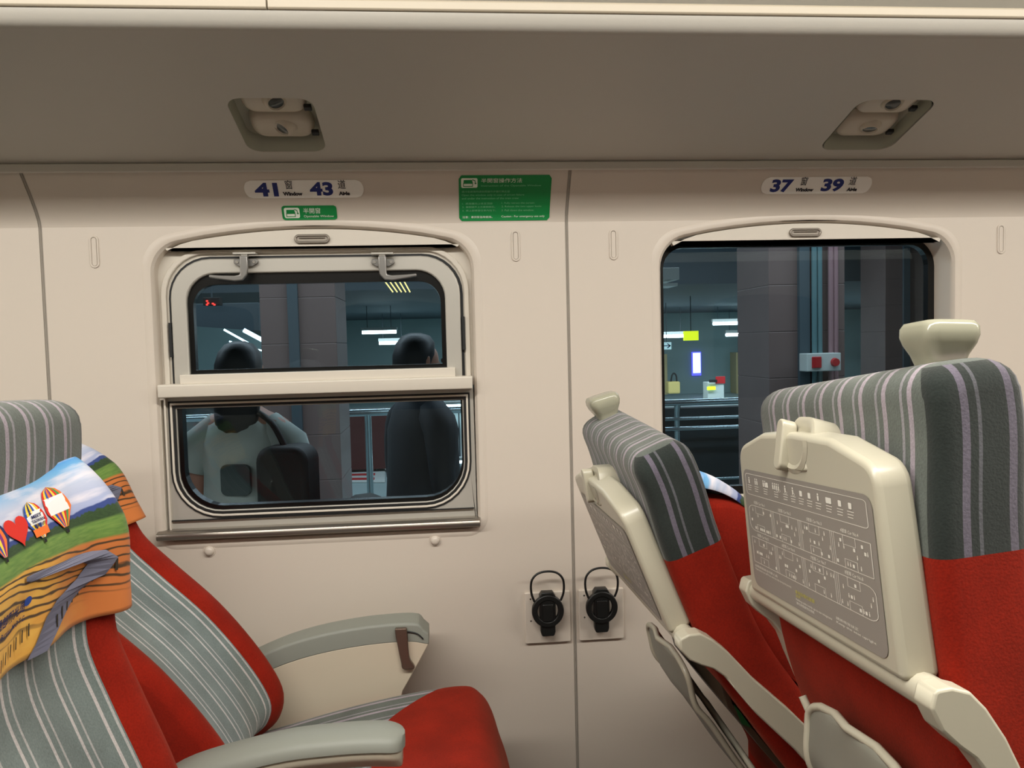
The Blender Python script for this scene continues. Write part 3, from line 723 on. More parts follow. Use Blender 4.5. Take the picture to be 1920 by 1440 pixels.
def make_cushion():
    mb = MB()
    # top profile from rear to front, rounded nose, then underside (x, z) relative to pivot
    top = [(-.05, -.02), (0.0, .008), (.06, .022), (.14, .041), (.24, .060), (.33, .071), (.375, .072), (.400, .064), (.420, .040), (.432, .000), (.446, -.05), (.450, -.11)]
    T = catmull([(a, b, 0) for a, b in top], 4)
    HC = .19; ys = [q*HC/.2 for q in [-.2, -.197, -.189, -.176, -.160, -.142, -.12, -.10, -.075, -.05, -.025, 0, .025, .05, .075, .10, .12, .142, .160, .175, .186, .194, .2]]
    rows = []
    def xb(y): return 0.42-0.0*y
    for c in T:
        row = []
        for y in ys:
            t = abs(y)/HC; dz = -0.014*((t-.85)/.15)**2 if t > .85 else 0
            # rows bow forward at the sides so the seam of the red nose is a curve
            if c.x < .375:
                x = c.x; x += 4.0*y*y*max(0, min(x/.22, (.375-x)/.155)); x = min(x, .374)
                z = T[0].y
                for p, q in zip(T, T[1:]):
                    if p.x <= x <= q.x: z = p.y+(q.y-p.y)*(x-p.x)/(q.x-p.x); break
                row.append(Vector((x, y, z+dz)))
            else: row.append(Vector((c.x-0.012*t**4*min(1, (c.x-.375)/.03), y, c.y+dz)))
        row = [Vector((c.x, -HC+.002, -.13))]+row+[Vector((c.x, HC-.002, -.13))]
        rows.append(row)
    n = len(ys)+2; yy = [-HC]+ys+[HC]; ir = min(range(len(T)), key=lambda k: abs(T[k].x-.22))
    for r in rows: mb.v += r
    for a in range(len(rows)-1):
        for i in range(n-1):
            q = (a*n+i, a*n+i+1, (a+1)*n+i+1, (a+1)*n+i)
            cx = sum(mb.v[k].x for k in q)/4; cy = (yy[i]+yy[i+1])/2; dwn = i == 0 or i == n-2
            mb.face(q, 1 if (dwn or a >= ir) else 0, [(yy[i], 0), (yy[i+1], 0), (yy[i+1], 1), (yy[i], 1)])
    mb.face(list(range(n)), 1); mb.face([(len(rows)-1)*n+i for i in range(n)], 1)
    return mb
def lathe_rr(mb, prof, M4, n=6):
    loops = []
    for hx, hy, z, r in prof: loops.append([M4 @ Vector((x, y, z)) for x, y in rrect(-hx, -hy, hx, hy, r, n)])
    mb.loft(loops)
def arm_poly():
    up = [(-.297, .322), (-.285, .327), (-.270, .327), (-.255, .318), (-.235, .300), (-.201, .260), (-.151, .211), (-.101, .156), (-.06, .110), (.0, .03), (.03, -.02)]
    lo = [(.005, -.04), (-.03, .01), (-.10, .100), (-.151, .163), (-.201, .216), (-.225, .248), (-.240, .268), (-.255, .280), (-.270, .286), (-.285, .294), (-.297, .308)]
    return up+lo
def make_seat(loc, angle, outer, label, arms, rz=0, rx=0, up=0.0, hy=.116, hz=0.0):
    """outer=-1: aisle side is -y, outer=+1: window side"""
    r = empty('train_seat', loc, rz); r.rotation_euler.x = rx; tag(r, label, 'seat', 'striped and red train seats')
    rot = (0, angle, 0); bl = (0, 0, up)
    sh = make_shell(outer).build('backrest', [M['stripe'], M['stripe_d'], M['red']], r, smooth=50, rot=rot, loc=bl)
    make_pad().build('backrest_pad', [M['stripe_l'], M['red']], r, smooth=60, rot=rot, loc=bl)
    make_cushion().build('seat_cushion', [M['stripe'], M['red']], r, smooth=60)
    t = MB(); t.box((.0, -.17, -.32), (.32, .17, -.12)); t.build('seat_base', M['ivory'], r, bevel=.02)
    # grab handle on the outer shoulder
    G = Matrix.Translation((-.298, outer*hy, .560-hz)) @ Matrix.Rotation(R(-14), 4, 'Y') @ Matrix.Diagonal((.76, .76, 1.0, 1))
    t = MB(); lathe_rr(t, [(.025, .026, -.012, .012), (.0235, .025, .002, .012), (.021, .021, .008, .011), (.021, .021, .013, .011), (.0245, .025, .021, .013), (.0300, .031, .030, .014), (.0325, .033, .037, .014), (.0320, .033, .044, .014), (.029, .030, .0485, .014), (.020, .020, .050, .010)], G)
    t.build('grab_handle', M['ivory_g'], r, smooth=70, rot=rot, loc=bl)
    # tray table folded up on the back
    lean = R(20)
    TF = Matrix.Translation((-.362, 0, .492)) @ Matrix.Rotation(lean, 4, 'Y').inverted()
    # tray local frame: x = depth (into seat +), y, z down negative
    def TP(d, y, z): return TF @ Vector((d, y, z))
    hb = .155; ht = .190
    outl = fillet([(-hb, -ht), (hb, -ht), (hb-.008, -.020), (.075, -.001), (0, .002), (-.075, -.001), (-hb+.008, -.020)], [.006, .006, .024, None, None, None, .024], 6)
    t = MB(); t.prism(outl, 0.0, .032, fn=lambda p, d: TP(d, p[0], p[1])); tr = t.build('tray_table', M['ivory'], r, bevel=.006, seg=4, rot=rot, loc=bl)
    # hinge bar along its foot
    t = MB(); t.tube([TP(.016, -HWID, -ht-.006), TP(.016, HWID, -ht-.006)], .0135, 14); t.build('hinge_bar', M['ivory'], tr, smooth=60)
    # finger recess under the latch
    arc = [(.034*math.cos(q), -.002+.034*math.sin(q)) for q in [math.pi+math.pi*k/16 for k in range(17)]]
    t = MB(); put_poly(t, arc, lambda y, z: TP(-.0006, y, z)); t.face(list(range(17))) if False else None
    t = MB()
    for k in range(16):
        a0, a1 = math.pi+math.pi*k/16, math.pi+math.pi*(k+1)/16
        q = [(.026, a0, -.0003), (.026, a1, -.0003), (.030, a1, -.0022), (.030, a0, -.0022)]; q2 = [(.030, a0, -.0022), (.030, a1, -.0022), (.035, a1, -.0003), (.035, a0, -.0003)]
        for Q in (q, q2):
            kk = len(t.v); t.v += [TP(d, rr*math.cos(a), -.004+rr*math.sin(a)) for rr, a, d in Q]; t.face((kk, kk+1, kk+2, kk+3))
    t.build('finger_recess', M['ivory'], tr, smooth=60)
    # printed panel
    lab = rrect(-hb+.016, -ht+.012, hb-.018, -.044, .012, 5)
    t = MB(); put_poly(t, lab, lambda y, z: TP(-.0007, y, z)); lb = t.build('printed_panel', M['label'], tr, smooth=0)
    # every figure is mirrored so it reads from behind the seat: +y is the reader's left
    y0, y1 = hb-.018, -hb+.016; W = y0-y1; z1, z0 = -.044, -ht+.012; H = z1-z0
    Q = lambda u, v: TP(-.0012, y0-u*W, z0+v*H)
    g = MB(); lw = .0035
    put_line(g, fillet([(.03, .79), (.97, .79), (.97, .965), (.03, .965)], .02, 3), lw, Q, closed=True)
    icons = ['m', 'mw', 'mwt', 'mwab', 'a', 'b', 'o', 'h', 'f', 'dk', 's', 'v']
    rnd = random.Random(5)
    def man(u, v, s):
        put_poly(g, [(u+.0045*math.cos(q)*s, v+.045*s+.008*math.sin(q)*s) for q in [2*math.pi*k/8 for k in range(8)]], Q)
        put_poly(g, [(u-.005*s, v), (u+.005*s, v), (u+.0055*s, v+.034*s), (u-.0055*s, v+.034*s)], Q)
    uu = .065
    for ic in icons:
        x = uu
        for ch in ic:
            if ch in 'mwabf': man(x, .885, 1.0)
            else: put_poly(g, rrect(x-.010, .885, x+.010, .925, .004, 2), Q)
            if ch in 'ab': put_line(g, circle(x+.004, .885, .010, 8), .0025, Q, closed=True)
            x += .017
        cxm = (uu+x-.017)/2
        for k in range(3): put_line(g, [(cxm-.018, .868-.019*k), (cxm+.018*(1-.2*k), .868-.019*k)], .0045, Q)
        uu = x+.047 if len(ic) < 3 else x+.04
    def cars(ztop, nums, roundL, roundR, n):
        hgt = .215; zb_ = ztop-hgt
        put_line(g, fillet([(.03, zb_), (.97, zb_), (.97, ztop), (.03, ztop)], [.05 if roundL else .003, .05 if roundR else .003, .05 if roundR else .003, .05 if roundL else .003], 4), lw, Q, closed=True)
        for k in range(n):
            ca = .03+.94*k/n; cw = .94/n
            put_text(g, '%d號車 Car No.%d' % (nums+k, nums+k), .01, lambda x, y: Q(ca+.06+x, ztop+.015+y), w=.11, h=.028)
            if k: 
                for e in (-.012, .0, .012): put_line(g, [(ca+e, zb_), (ca+e, ztop)], lw*.7, Q)
            put_line(g, [(ca+cw*.30, zb_+.06), (ca+cw*.62, zb_+.06), (ca+cw*.62, zb_), ], lw*.7, Q)
            put_line(g, [(ca+cw*.30, ztop-.06), (ca+cw*.62, ztop-.06), (ca+cw*.62, ztop), ], lw*.7, Q)
            put_line(g, [(ca+cw*.30, zb_+.06), (ca+cw*.30, zb_)], lw*.7, Q); put_line(g, [(ca+cw*.30, ztop-.06), (ca+cw*.30, ztop)], lw*.7, Q)
            for j in range(13):
                u = ca+cw*(.10+.068*j+rnd.uniform(-.01, .01)); v = zb_+rnd.choice([.018, .018, .08, .125, .165])
                if rnd.random() < .6: man(u, v, .55)
                else: put_poly(g, rrect(u-.006, v, u+.006, v+.022, .002, 2), Q)
    cars(.70, 1, True, False, 4); cars(.425, 5, False, True, 4)
    for (u, v, s, wd) in ((.03, .165, '如需服務請洽列車人員', .22), (.03, .135, 'Please contact our staff if you need any help during this journey.', .34), (.40, .06, 'Folding table holds up to ten kilograms', .27), (.40, .035, '請勿放置重物及倚靠', .14), (.70, .09, '請將椅背扶正', .14), (.70, .06, 'Keep the seat upright', .24)):
        put_text(g, s, .01, lambda x, y: Q(u+x, v+y), w=wd, h=.02)
    g.build('printed_pictograms', M['labelink'], lb, smooth=0, fix=False) if False else None
    gi = g.build('printed_pictograms', M['labelink'], tr, smooth=0, fix=False)
    g = MB(); put_text(g, '車廂設備位置圖', .01, lambda x, y: Q(.40+x, .115+y), w=.15, h=.03); put_text(g, '禁菸', .01, lambda x, y: Q(.40+x, .088+y), w=.04, h=.022)
    g.build('printed_notice', M['yellowink'], tr, smooth=0, fix=False)
    # tray latch: hood hook plus turn tab
    t = MB(); hood = fillet([(-.030, .470), (.030, .470), (.030, .502), (.019, .523), (-.019, .523), (-.030, .502)], [.004, .004, .018, .016, .016, .018], 5)
    loops = []
    for d, sc in ((-.350, .80), (-.353, .90), (-.351, 1.0), (-.325, 1.0), (-.305, .92), (-.298, .78)): loops.append([(d, y*sc, .460+(z-.470)*sc) for y, z in hood])
    t.loft(loops); t.build('latch_hood', M['ivory'], r, smooth=60, rot=rot, loc=bl)
    t = MB(); t.prism(rrect(.010, .456, .0255, .507, .0075, 5), -.366, -.350, fn=lambda p, d: (d-.002+(.507-p[1])*.14, p[0], p[1])); t.build('turn_tab', M['ivory'], r, rot=rot, loc=bl, bevel=.002, seg=3)
    # tray arms
    for s in (-1, 1):
        t = MB(); y = s*(HWID+.010); t.prism(fillet(arm_poly(), .004, 2), y-.012, y+.012)
        ao = t.build('tray_arm', M['ivory'], r, rot=rot, loc=bl, bevel=.004, seg=3)
        t = MB(); t.disc((-.075, y+s*.011, .088), .004, (0, s, 0), h=.0015, r2=.003); t.build('bolt', M['screw'], ao, smooth=60)
    # magazine pocket low on the back
    t = MB(); line = catmull([(-.250, .235, 0), (-.243, .205, 0), (-.235, .17, 0), (-.213, .14, 0), (-.17, .07, 0), (-.12, .0, 0)], 5)
    loops_o = []
    for i, c in enumerate(line):
        k = min(1, (i+0.4)/5); w = .095*math.sqrt(max(0.0, 1-(1-k)**2)); w = max(w, .02)
        sh_ = outer*.030; loops_o.append([q_+Vector((0, sh_, 0)) for q_ in [Vector((c.x, -w, c.y)), Vector((c.x-.006, -w*.5, c.y)), Vector((c.x-.008, 0, c.y)), Vector((c.x-.006, w*.5, c.y)), Vector((c.x, w, c.y)), Vector((c.x+.004, w, c.y)), Vector((c.x-.002, w*.5, c.y)), Vector((c.x-.004, 0, c.y)), Vector((c.x-.002, -w*.5, c.y)), Vector((c.x+.004, -w, c.y))]])
    t.loft(loops_o); po = t.build('magazine_pocket', M['net'], r, smooth=50, rot=rot, loc=bl)
    t = MB()
    path = [L[0] for L in loops_o][::-1]+[loops_o[0][2]]+[L[4] for L in loops_o]
    t.tube(path, .0045, 8); t.build('pocket_rim', M['ivory'], po, smooth=60)
    for dy in (.0, .03):
        t = MB(); t.tube([(-.245+dy*.3, .085-dy, .225-dy), (-.20+dy*.3, .04-dy, .15-dy*.5), (-.15, -.06-dy, .06)], .0045, 8); t.build('pocket_bar', M['ivory'], po, smooth=60)
    # armrests
    for (y, kind) in arms:
        if kind == 'mid':
            P = [(.0, .165), (.05, .192), (.15, .214), (.22, .219), (.275, .218), (.302, .212)]; C = catmull([(a, b, 0) for a, b in P], 5)
            t = MB(); lo2 = []
            for i, c in enumerate(C):
                f = i/(len(C)-1); wv = .029*(1 if f < .8 else math.sqrt(max(0.04, 1-((f-.8)/.2)**2))); 
                lo2.append([(c.x, y-wv, c.y-.012), (c.x, y-wv*.97, c.y-.003), (c.x, y-wv*.7, c.y+.003), (c.x, y, c.y+.0045), (c.x, y+wv*.7, c.y+.003), (c.x, y+wv*.97, c.y-.003), (c.x, y+wv, c.y-.012), (c.x, y, c.y-.013)])
            t.loft(lo2); ar = t.build('armrest', M['armgrey'], r, smooth=50)
            t = MB(); lo2 = []
            for i, c in enumerate(C[:-1]):
                f = i/(len(C)-1); wv = .0275*(1 if f < .8 else math.sqrt(max(0.03, 1-((f-.8)/.19)**2))) 
                lo2.append([(c.x, y-wv, c.y-.012), (c.x, y+wv, c.y-.012), (c.x, y+wv, c.y-.022), (c.x, y+wv*.6, c.y-.036), (c.x, y-wv*.6, c.y-.036), (c.x, y-wv, c.y-.022)])
            t.loft(lo2); t.build('armrest_underside', M['ivory'], ar, smooth=40, bevel=.003)
        else:
            P = [(-.03, .118), (.05, .149), (.12, .166), (.20, .176), (.27, .178), (.300, .173)]; C = catmull([(a, b, 0) for a, b in P], 5)
            t = MB(); lo2 = []
            for i, c in enumerate(C):
                dz = .022+.010*0; tz = 0 if i < len(C)-2 else (.003 if i == len(C)-2 else .008)
                lo2.append([(c.x, y-.026, c.y-.004-tz), (c.x, y-.023, c.y-tz), (c.x, y+.026, c.y+.002-tz), (c.x, y+.026, c.y-.034), (c.x, y-.0275, c.y-.034)])
            x1, z1 = C[-1].x, C[-1].y
            lo2.append([(x1+.010, y-.026, z1-.018), (x1+.010, y-.023, z1-.016), (x1+.010, y+.026, z1-.016), (x1+.010, y+.026, z1-.036), (x1+.010, y-.0275, z1-.036)])
            t.loft(lo2); ar = t.build('armrest', M['armgrey'], r, smooth=50, bevel=.0015)
            poly = [(p.x, p.y-.033) for p in C]+[(x1+.010, z1-.034), (x1-.01, z1-.07), (x1-.04, z1-.12), (x1-.05, z1-.16), (-.03, z1-.22)]
            t = MB(); t.prism(poly, y-.027, y+.026); t.build('armrest_panel', M['beige'], ar, bevel=.0015)
            lv = catmull([(.2605, .172, 0), (.263, .145, 0), (.266, .118, 0), (.2705, .104, 0), (.273, .096, 0)], 3)
            t = MB(); wv = [.0085, .009, .009, .008, .0075, .0072, .007, .0072, .008, .009, .0095, .009, .006]
            wv = [q*1.2 for q in wv]; L1 = [(c.x-wv[i], c.y) for i, c in enumerate(lv)]+[(c.x+wv[i], c.y) for i, c in reversed(list(enumerate(lv)))]
            t.prism(L1, y-.036, y-.026); t.build('recline_lever', M['bronze'], ar, bevel=.003, seg=3)
            t = MB(); cv = catmull([(.262, y-.0285, .163), (.275, y-.0285, .163), (.29, y-.0285, .158), (.30, y-.0285, .148)], 4); t.tube(cv, .0012, 6); t.build('lever_slot', M['black'], ar)
    return r
YW, YA = -0.345, -0.785
seatA = make_seat((-.362, YA, .42), R(22.4), -1, 'grey striped and red seat, near left, back upright, beside the aisle', [(.205, 'mid')], hy=.146)
seatB = make_seat((-.352, -.315, .42), R(-2), 1, 'reclined striped and red seat at bottom left, against the wall under the divided window', [(.232, 'window')], up=.03, hy=.09, hz=.034)
seatC = make_seat((.580, -.378, .414), R(-1.5), 1, 'reclined striped and red seat seen from behind, beside the single pane window', [(.232, 'window')], rz=R(2))
seatD = make_seat((.552, -.815, .433), R(15.8), -1, 'large striped and red seat at right edge, seen from behind with folded tray', [(.205, 'mid')], rz=R(-.5), rx=R(-4.5))

# ------------------------------------------------------------------ printed headrest covers
LOC = {}
def cover_material():
    m, nt, b = newmat('printed_cotton'); L = nt.links.new
    b.inputs['Roughness'].default_value = 0.85; b.inputs['Sheen Weight'].default_value = 0.1
    tc = nt.nodes.new('ShaderNodeTexCoord'); sp = nt.nodes.new('ShaderNodeSeparateXYZ'); L(tc.outputs['UV'], sp.inputs[0])
    def node(t, **k):
        n = nt.nodes.new(t)
        for a, v in k.items(): setattr(n, a, v)
        return n
    def math_(op, a, b_=None, c=None):
        n = node('ShaderNodeMath', operation=op)
        for i, v in enumerate((a, b_, c)):
            if v is None: continue
            if isinstance(v, (int, float)): n.inputs[i].default_value = v
            else: L(v, n.inputs[i])
        return n.outputs[0]
    def mix(f, a, b_):
        n = node('ShaderNodeMix', data_type='RGBA')
        L(f, n.inputs['Factor']) if not isinstance(f, float) else None
        for s, v in (('A', a), ('B', b_)):
            if isinstance(v, tuple): n.inputs[s].default_value = v
            else: L(v, n.inputs[s])
        return n.outputs['Result']
    def noise(sx, sy, sc=1, det=4, off=0):
        mp = node('ShaderNodeMapping'); mp.inputs['Scale'].default_value = (sx, sy, 1); mp.inputs['Location'].default_value = (off, off, 0)
        L(tc.outputs['UV'], mp.inputs['Vector']); n = node('ShaderNodeTexNoise'); n.inputs['Scale'].default_value = sc; n.inputs['Detail'].default_value = det
        L(mp.outputs['Vector'], n.inputs['Vector']); return n.outputs['Fac']
    U, V = sp.outputs['X'], sp.outputs['Y']      # u: 0 reader left .. 1 right, v: 1 top .. 0 bottom
    def step(x, e, w=0.01):
        n = node('ShaderNodeMapRange'); n.inputs['From Min'].default_value = e-w; n.inputs['From Max'].default_value = e+w
        L(x, n.inputs['Value']); return n.outputs['Result']
    def ramp(x, stops):
        n = node('ShaderNodeValToRGB'); L(x, n.inputs[0]); r = n.color_ramp
        while len(r.elements) < len(stops): r.elements.new(0.5)
        for e, (p, c) in zip(r.elements, stops): e.position = p; e.color = c
        return n.outputs[0]
    cl = noise(3, 7, 1.3, 5)
    sky = ramp(V, [(.60, srgb(150, 158, 190)), (.78, srgb(176, 182, 200)), (.90, srgb(110, 165, 205)), (1.0, srgb(70, 140, 200))])
    sky = mix(step(cl, .56, .09), sky, srgb(214, 208, 214))
    # distant hills, tree line, green fields, terraces, gold
    hill = math_('SUBTRACT', V, math_('MULTIPLY_ADD', noise(7, 0, 1, 3, 2), .10, .555))
    c = mix(step(hill, 0, .004), srgb(44, 62, 120), sky)
    tree = math_('SUBTRACT', V, math_('MULTIPLY_ADD', noise(60, 10, 1, 4), .055, .545))
    c = mix(step(tree, 0, .004), mix(noise(90, 90), srgb(18, 40, 14), srgb(52, 78, 34)), c)
    wv = math_('MULTIPLY_ADD', noise(4, 3, 1, 3, 5), .06, 0.0)
    fl = math_('SUBTRACT', V, math_('ADD', wv, .485))
    green = mix(noise(20, 60, 1, 5), srgb(44, 96, 30), srgb(128, 152, 70))
    c = mix(step(fl, 0, .008), green, c)
    ter = math_('SINE', math_('MULTIPLY', math_('ADD', math_('ADD', V, math_('MULTIPLY', U, .12)), math_('MULTIPLY', noise(3, 5, 1, 3), .16)), 150))
    gold = mix(noise(8, 14, 1, 5, 3), srgb(206, 138, 40), srgb(236, 190, 84))
    gold = mix(step(math_('ADD', U, math_('MULTIPLY', noise(5, 5, 1), .4)), .85, .15), gold, srgb(196, 112, 50))
    tg = mix(step(ter, .62, .25), gold, srgb(70, 48, 18))
    lowgold = mix(step(math_('SUBTRACT', V, math_('ADD', wv, .10)), 0, .03), gold, tg)
    c = mix(step(math_('SUBTRACT', V, math_('ADD', wv, .375)), 0, .008), lowgold, c)
    L(c, b.inputs['Base Color'])
    bp = node('ShaderNodeBump'); bp.inputs['Strength'].default_value = .25; bp.inputs['Distance'].default_value = .002
    L(noise(9, 5, 1, 3), bp.inputs['Height']); L(bp.outputs[0], b.inputs['Normal'])
    return m
M['cover'] = cover_material()
C_ = {k: plain('print_'+k, v, .85) for k, v in dict(red=srgb(200, 40, 26), orange=srgb(226, 110, 40), yellow=srgb(232, 196, 60), blue=srgb(36, 70, 150), navy=srgb(30, 34, 80),
      white=srgb(226, 224, 220), green=srgb(60, 140, 70), purple=srgb(120, 40, 110), road=srgb(104, 104, 120), roadedge=srgb(52, 50, 46), fence=srgb(50, 42, 30), black=srgb(26, 24, 24)).items()}
def cover_fn(flare=1):
    """surface of the cloth; u 0..1 = +y (wall side)..-y seen as reader left->right mirrored for +x view, v 1 top..0 bottom"""
    i_top, i_bot = 0.0, 17.3
    N = normals(PC)
    def P(u, v, off=0.0):
        # reader faces the pad (looks towards -x): reader's right is +y
        y = -.156+.312*u
        t = 1-v
        i = i_top+(i_bot-i_top)*min(t, 1.0)+3.5*max(0, abs(2*u-1)-.55)**2*(1-t)
        base = pad_point(i, max(-.166, min(.166, y)), 0)
        n = Vector((1, 0, .1)).normalized()
        hang = max(0, t-.45)/.55
        o = .0045+off+hang*.010*(0.5+abs(u-.5))+.003*math.sin(u*19+t*3)*hang
        edge = max(0, abs(u-.5)*2-.9)/.1
        yy = y*(1+.05*hang)
        return Vector((base.x+n.x*o-.004*edge*(1-hang), yy, base.z+n.z*o*.3))
    return P
def make_cover(seat, angle, label, up=0.0):
    r = empty('headrest_cover', tuple(seat.location/S), seat.rotation_euler.z); r.rotation_euler.x = seat.rotation_euler.x; tag(r, label, 'headrest cover', 'printed headrest covers'); rot = (0, angle, 0)
    P = cover_fn(); nu, nv = 48, 40; mb = MB()
    for j in range(nv+1):
        for i in range(nu+1): mb.v.append(P(i/nu, j/nv))
    for j in range(nv):
        for i in range(nu):
            q = (j*(nu+1)+i, j*(nu+1)+i+1, (j+1)*(nu+1)+i+1, (j+1)*(nu+1)+i)
            mb.face(q, 0, [((k % (nu+1))/nu, (k//(nu+1))/nv) for k in q])
    o = mb.build('cloth', M['cover'], r, smooth=180, rot=rot, loc=(0, 0, up), fix=False)
    so = o.modifiers.new('solid', 'SOLIDIFY'); so.thickness = .0012*S; so.offset = -1
    asp = .384/.20     # cloth is wider than tall
    def D(name, items):
        for colr, polys in items.items():
            t = MB()
            for pl in polys:
                # densify before mapping onto the cloth
                q = []
                for a in range(len(pl)):
                    p0, p1 = pl[a], pl[(a+1) % len(pl)]; q += [(p0[0]+(p1[0]-p0[0])*k/3, p0[1]+(p1[1]-p0[1])*k/3) for k in range(3)]
                put_poly(t, q, lambda u, v: P(u, v, .0022))
            t.build(name, C_[colr], o, smooth=0, fix=False)
    def balloon(cx, cy, w, cols, basket='red'):
        h = w*asp*1.25; items = {}
        n = len(cols)
        prof = lambda s: (w*.5*math.sin(math.pi*min(1, s/.9)*.5) if s < .0 else 0)
        def half(s):  # s 0 top..1 bottom
            return w*.5*(math.sin(math.acos(max(-1, min(1, 1-2*s/1.15)))) if s < .60 else (1-(s-.60)/.40*.80)*.995)
        for k in range(n):
            f0, f1 = -1+2*k/n, -1+2*(k+1)/n; L1 = []; L2 = []
            for a in range(11):
                s = a/10; hw = half(s); L1.append((cx+f0*hw, cy+h*(.5-s))); L2.append((cx+f1*hw, cy+h*(.5-s)))
            items.setdefault(cols[k], []).append(L1+L2[::-1])
        items.setdefault('black', []).append([(cx-w*.06, cy-h*.62), (cx+w*.06, cy-h*.62), (cx+w*.06, cy-h*.54), (cx-w*.06, cy-h*.54)])
        D('balloon_print', items); return h
    def gore(cx, cy, w, colr, s0, s1):
        h = w*asp*1.25
        D('balloon_band', {colr: [[(cx-w*.42, cy+h*(.5-s0)), (cx+w*.42, cy+h*(.5-s0)), (cx+w*.40, cy+h*(.5-s1)), (cx-w*.40, cy+h*(.5-s1))]]})
    balloon(.20, .63, .08, ['yellow', 'red', 'navy', 'orange'])
    balloon(.29, .64, .075, ['orange', 'red', 'yellow', 'red'])
    balloon(.385, .655, .095, ['navy', 'orange', 'blue', 'yellow', 'purple', 'orange', 'navy'])
    hh = []
    for k in range(32):
        q = 2*math.pi*k/32; hx = 16*math.sin(q)**3; hz = 13*math.cos(q)-5*math.cos(2*q)-2*math.cos(3*q)-math.cos(4*q)
        hh.append((.485+hx/32*.115, .66+hz/32*.115*asp*.95))
    D('balloon_print', {'red': [hh]})
    balloon(.59, .675, .105, ['blue', 'yellow', 'navy', 'yellow', 'blue', 'white', 'yellow', 'red'])
    gore(.59, .675, .105, 'white', .28, .62); gore(.59, .675, .095, 'orange', .76, .98)
    balloon(.715, .70, .125, ['red', 'yellow', 'blue', 'orange', 'purple', 'yellow', 'red', 'green', 'orange'])
    gore(.715, .70, .125, 'white', .26, .66)
    t = MB()
    for s, u, v, wd, hg in (('MEET', .565, .690, .055, .022), ('TAIWAN', .557, .660, .067, .022), ('看見台灣', .560, .628, .062, .024)):
        put_text(t, s, .01, lambda x, y: P(u+x, v+y, .0036), w=wd, h=hg, bold=.0003)
    t.build('balloon_lettering', C_['navy'], o, smooth=0, fix=False); t = MB()
    for s, u, v, wd, hg in (('交通部觀光局', .25, .235, .20, .050), ('Tourism Bureau, M.O.T.C.', .24, .190, .22, .028)):
        put_text(t, s, .01, lambda x, y: P(u+x, v+y, .0042), w=wd, h=hg, bold=.0002)
    t.build('printed_lettering', C_['navy'], o, smooth=0, fix=False)
    D('emblem_print', {'blue': [circle(.478, .262, .020, 14)]}); D('emblem_print', {'white': [[(.463, .258), (.493, .258), (.493, .267), (.463, .267)]]})
    road = [(.47, .36), (.50, .345), (.62, .34), (.80, .325), (.86, .29), (.80, .24), (.66, .20), (.60, .15), (.54, .05), (.50, -.0), (.60, .0), (.68, .07), (.78, .15), (.93, .22), (.97, .30), (.93, .345), (.78, .365), (.60, .375), (.47, .385)]
    D('road_print', {'road': [[(u*.85+.06, v) for u, v in road]]})
    fn = []
    for k in range(9): fn.append([(.62+.032*k, .075+.020*k), (.628+.032*k, .075+.020*k), (.628+.032*k, .135+.020*k), (.62+.032*k, .135+.020*k)])
    for k in range(8): fn.append([(.28+.03*k, .02+.012*k), (.286+.03*k, .02+.012*k), (.286+.03*k, .075+.012*k), (.28+.03*k, .075+.012*k)])
    D('fence_print', {'fence': fn})
    return r
make_cover(seatA, R(22.4), 'balloon landscape headrest cover hanging on the upright near left seat')
make_cover(seatB, R(-2), 'balloon landscape headrest cover mostly hidden behind the near left one', up=.03)
make_cover(seatC, R(-1.5), 'headrest cover edge on the reclined seat beside the single pane window')
make_cover(seatD, R(15.8), 'headrest cover on the far side of the large seat at right edge')

# magazines in the pocket behind the reclined seat
def pocket_item(seat, angle, y0, y1, dx, mat, label, patch):
    r = empty('magazine', tuple(seat.location/S), seat.rotation_euler.z); r.rotation_euler.x = seat.rotation_euler.x; tag(r, label, 'magazine'); rot = (0, angle, 0)
    t = MB(); t.prism([(-.236+dx, .250), (-.229+dx, .252), (-.215+dx, .200), (-.168+dx, .136), (-.121+dx, .078), (-.128+dx, .072), (-.175+dx, .131), (-.222+dx, .196)], y0, y1)
    b_ = t.build('pages', mat, r, rot=rot, bevel=.001, smooth=0)
    t = MB(); t.prism([(-.214+dx, .200), (-.205+dx, .188), (-.190+dx, .164), (-.204+dx, .172)], y0-.0012, y0+.001); t.build('cover_patch', patch, b_, smooth=0)
    return r
M['magdark'] = plain('magazine_dark', srgb(26, 30, 30), .3, var=.3, vscale=40); M['magbrown'] = plain('magazine_brown', srgb(70, 58, 44), .35, var=.3, vscale=30); M['maggreen'] = plain('magazine_green', srgb(20, 84, 40), .4); M['magpale'] = plain('magazine_pale', srgb(150, 165, 165), .4)
pocket_item(seatC, R(-1.5), -.128, .09, .009, M['magbrown'], 'brown magazine with green patch in the pocket behind the reclined seat', M['maggreen'])
pocket_item(seatC, R(-1.5), -.122, .08, .022, M['magdark'], 'dark magazine closest to the seat in the pocket behind the reclined seat', M['magpale'])

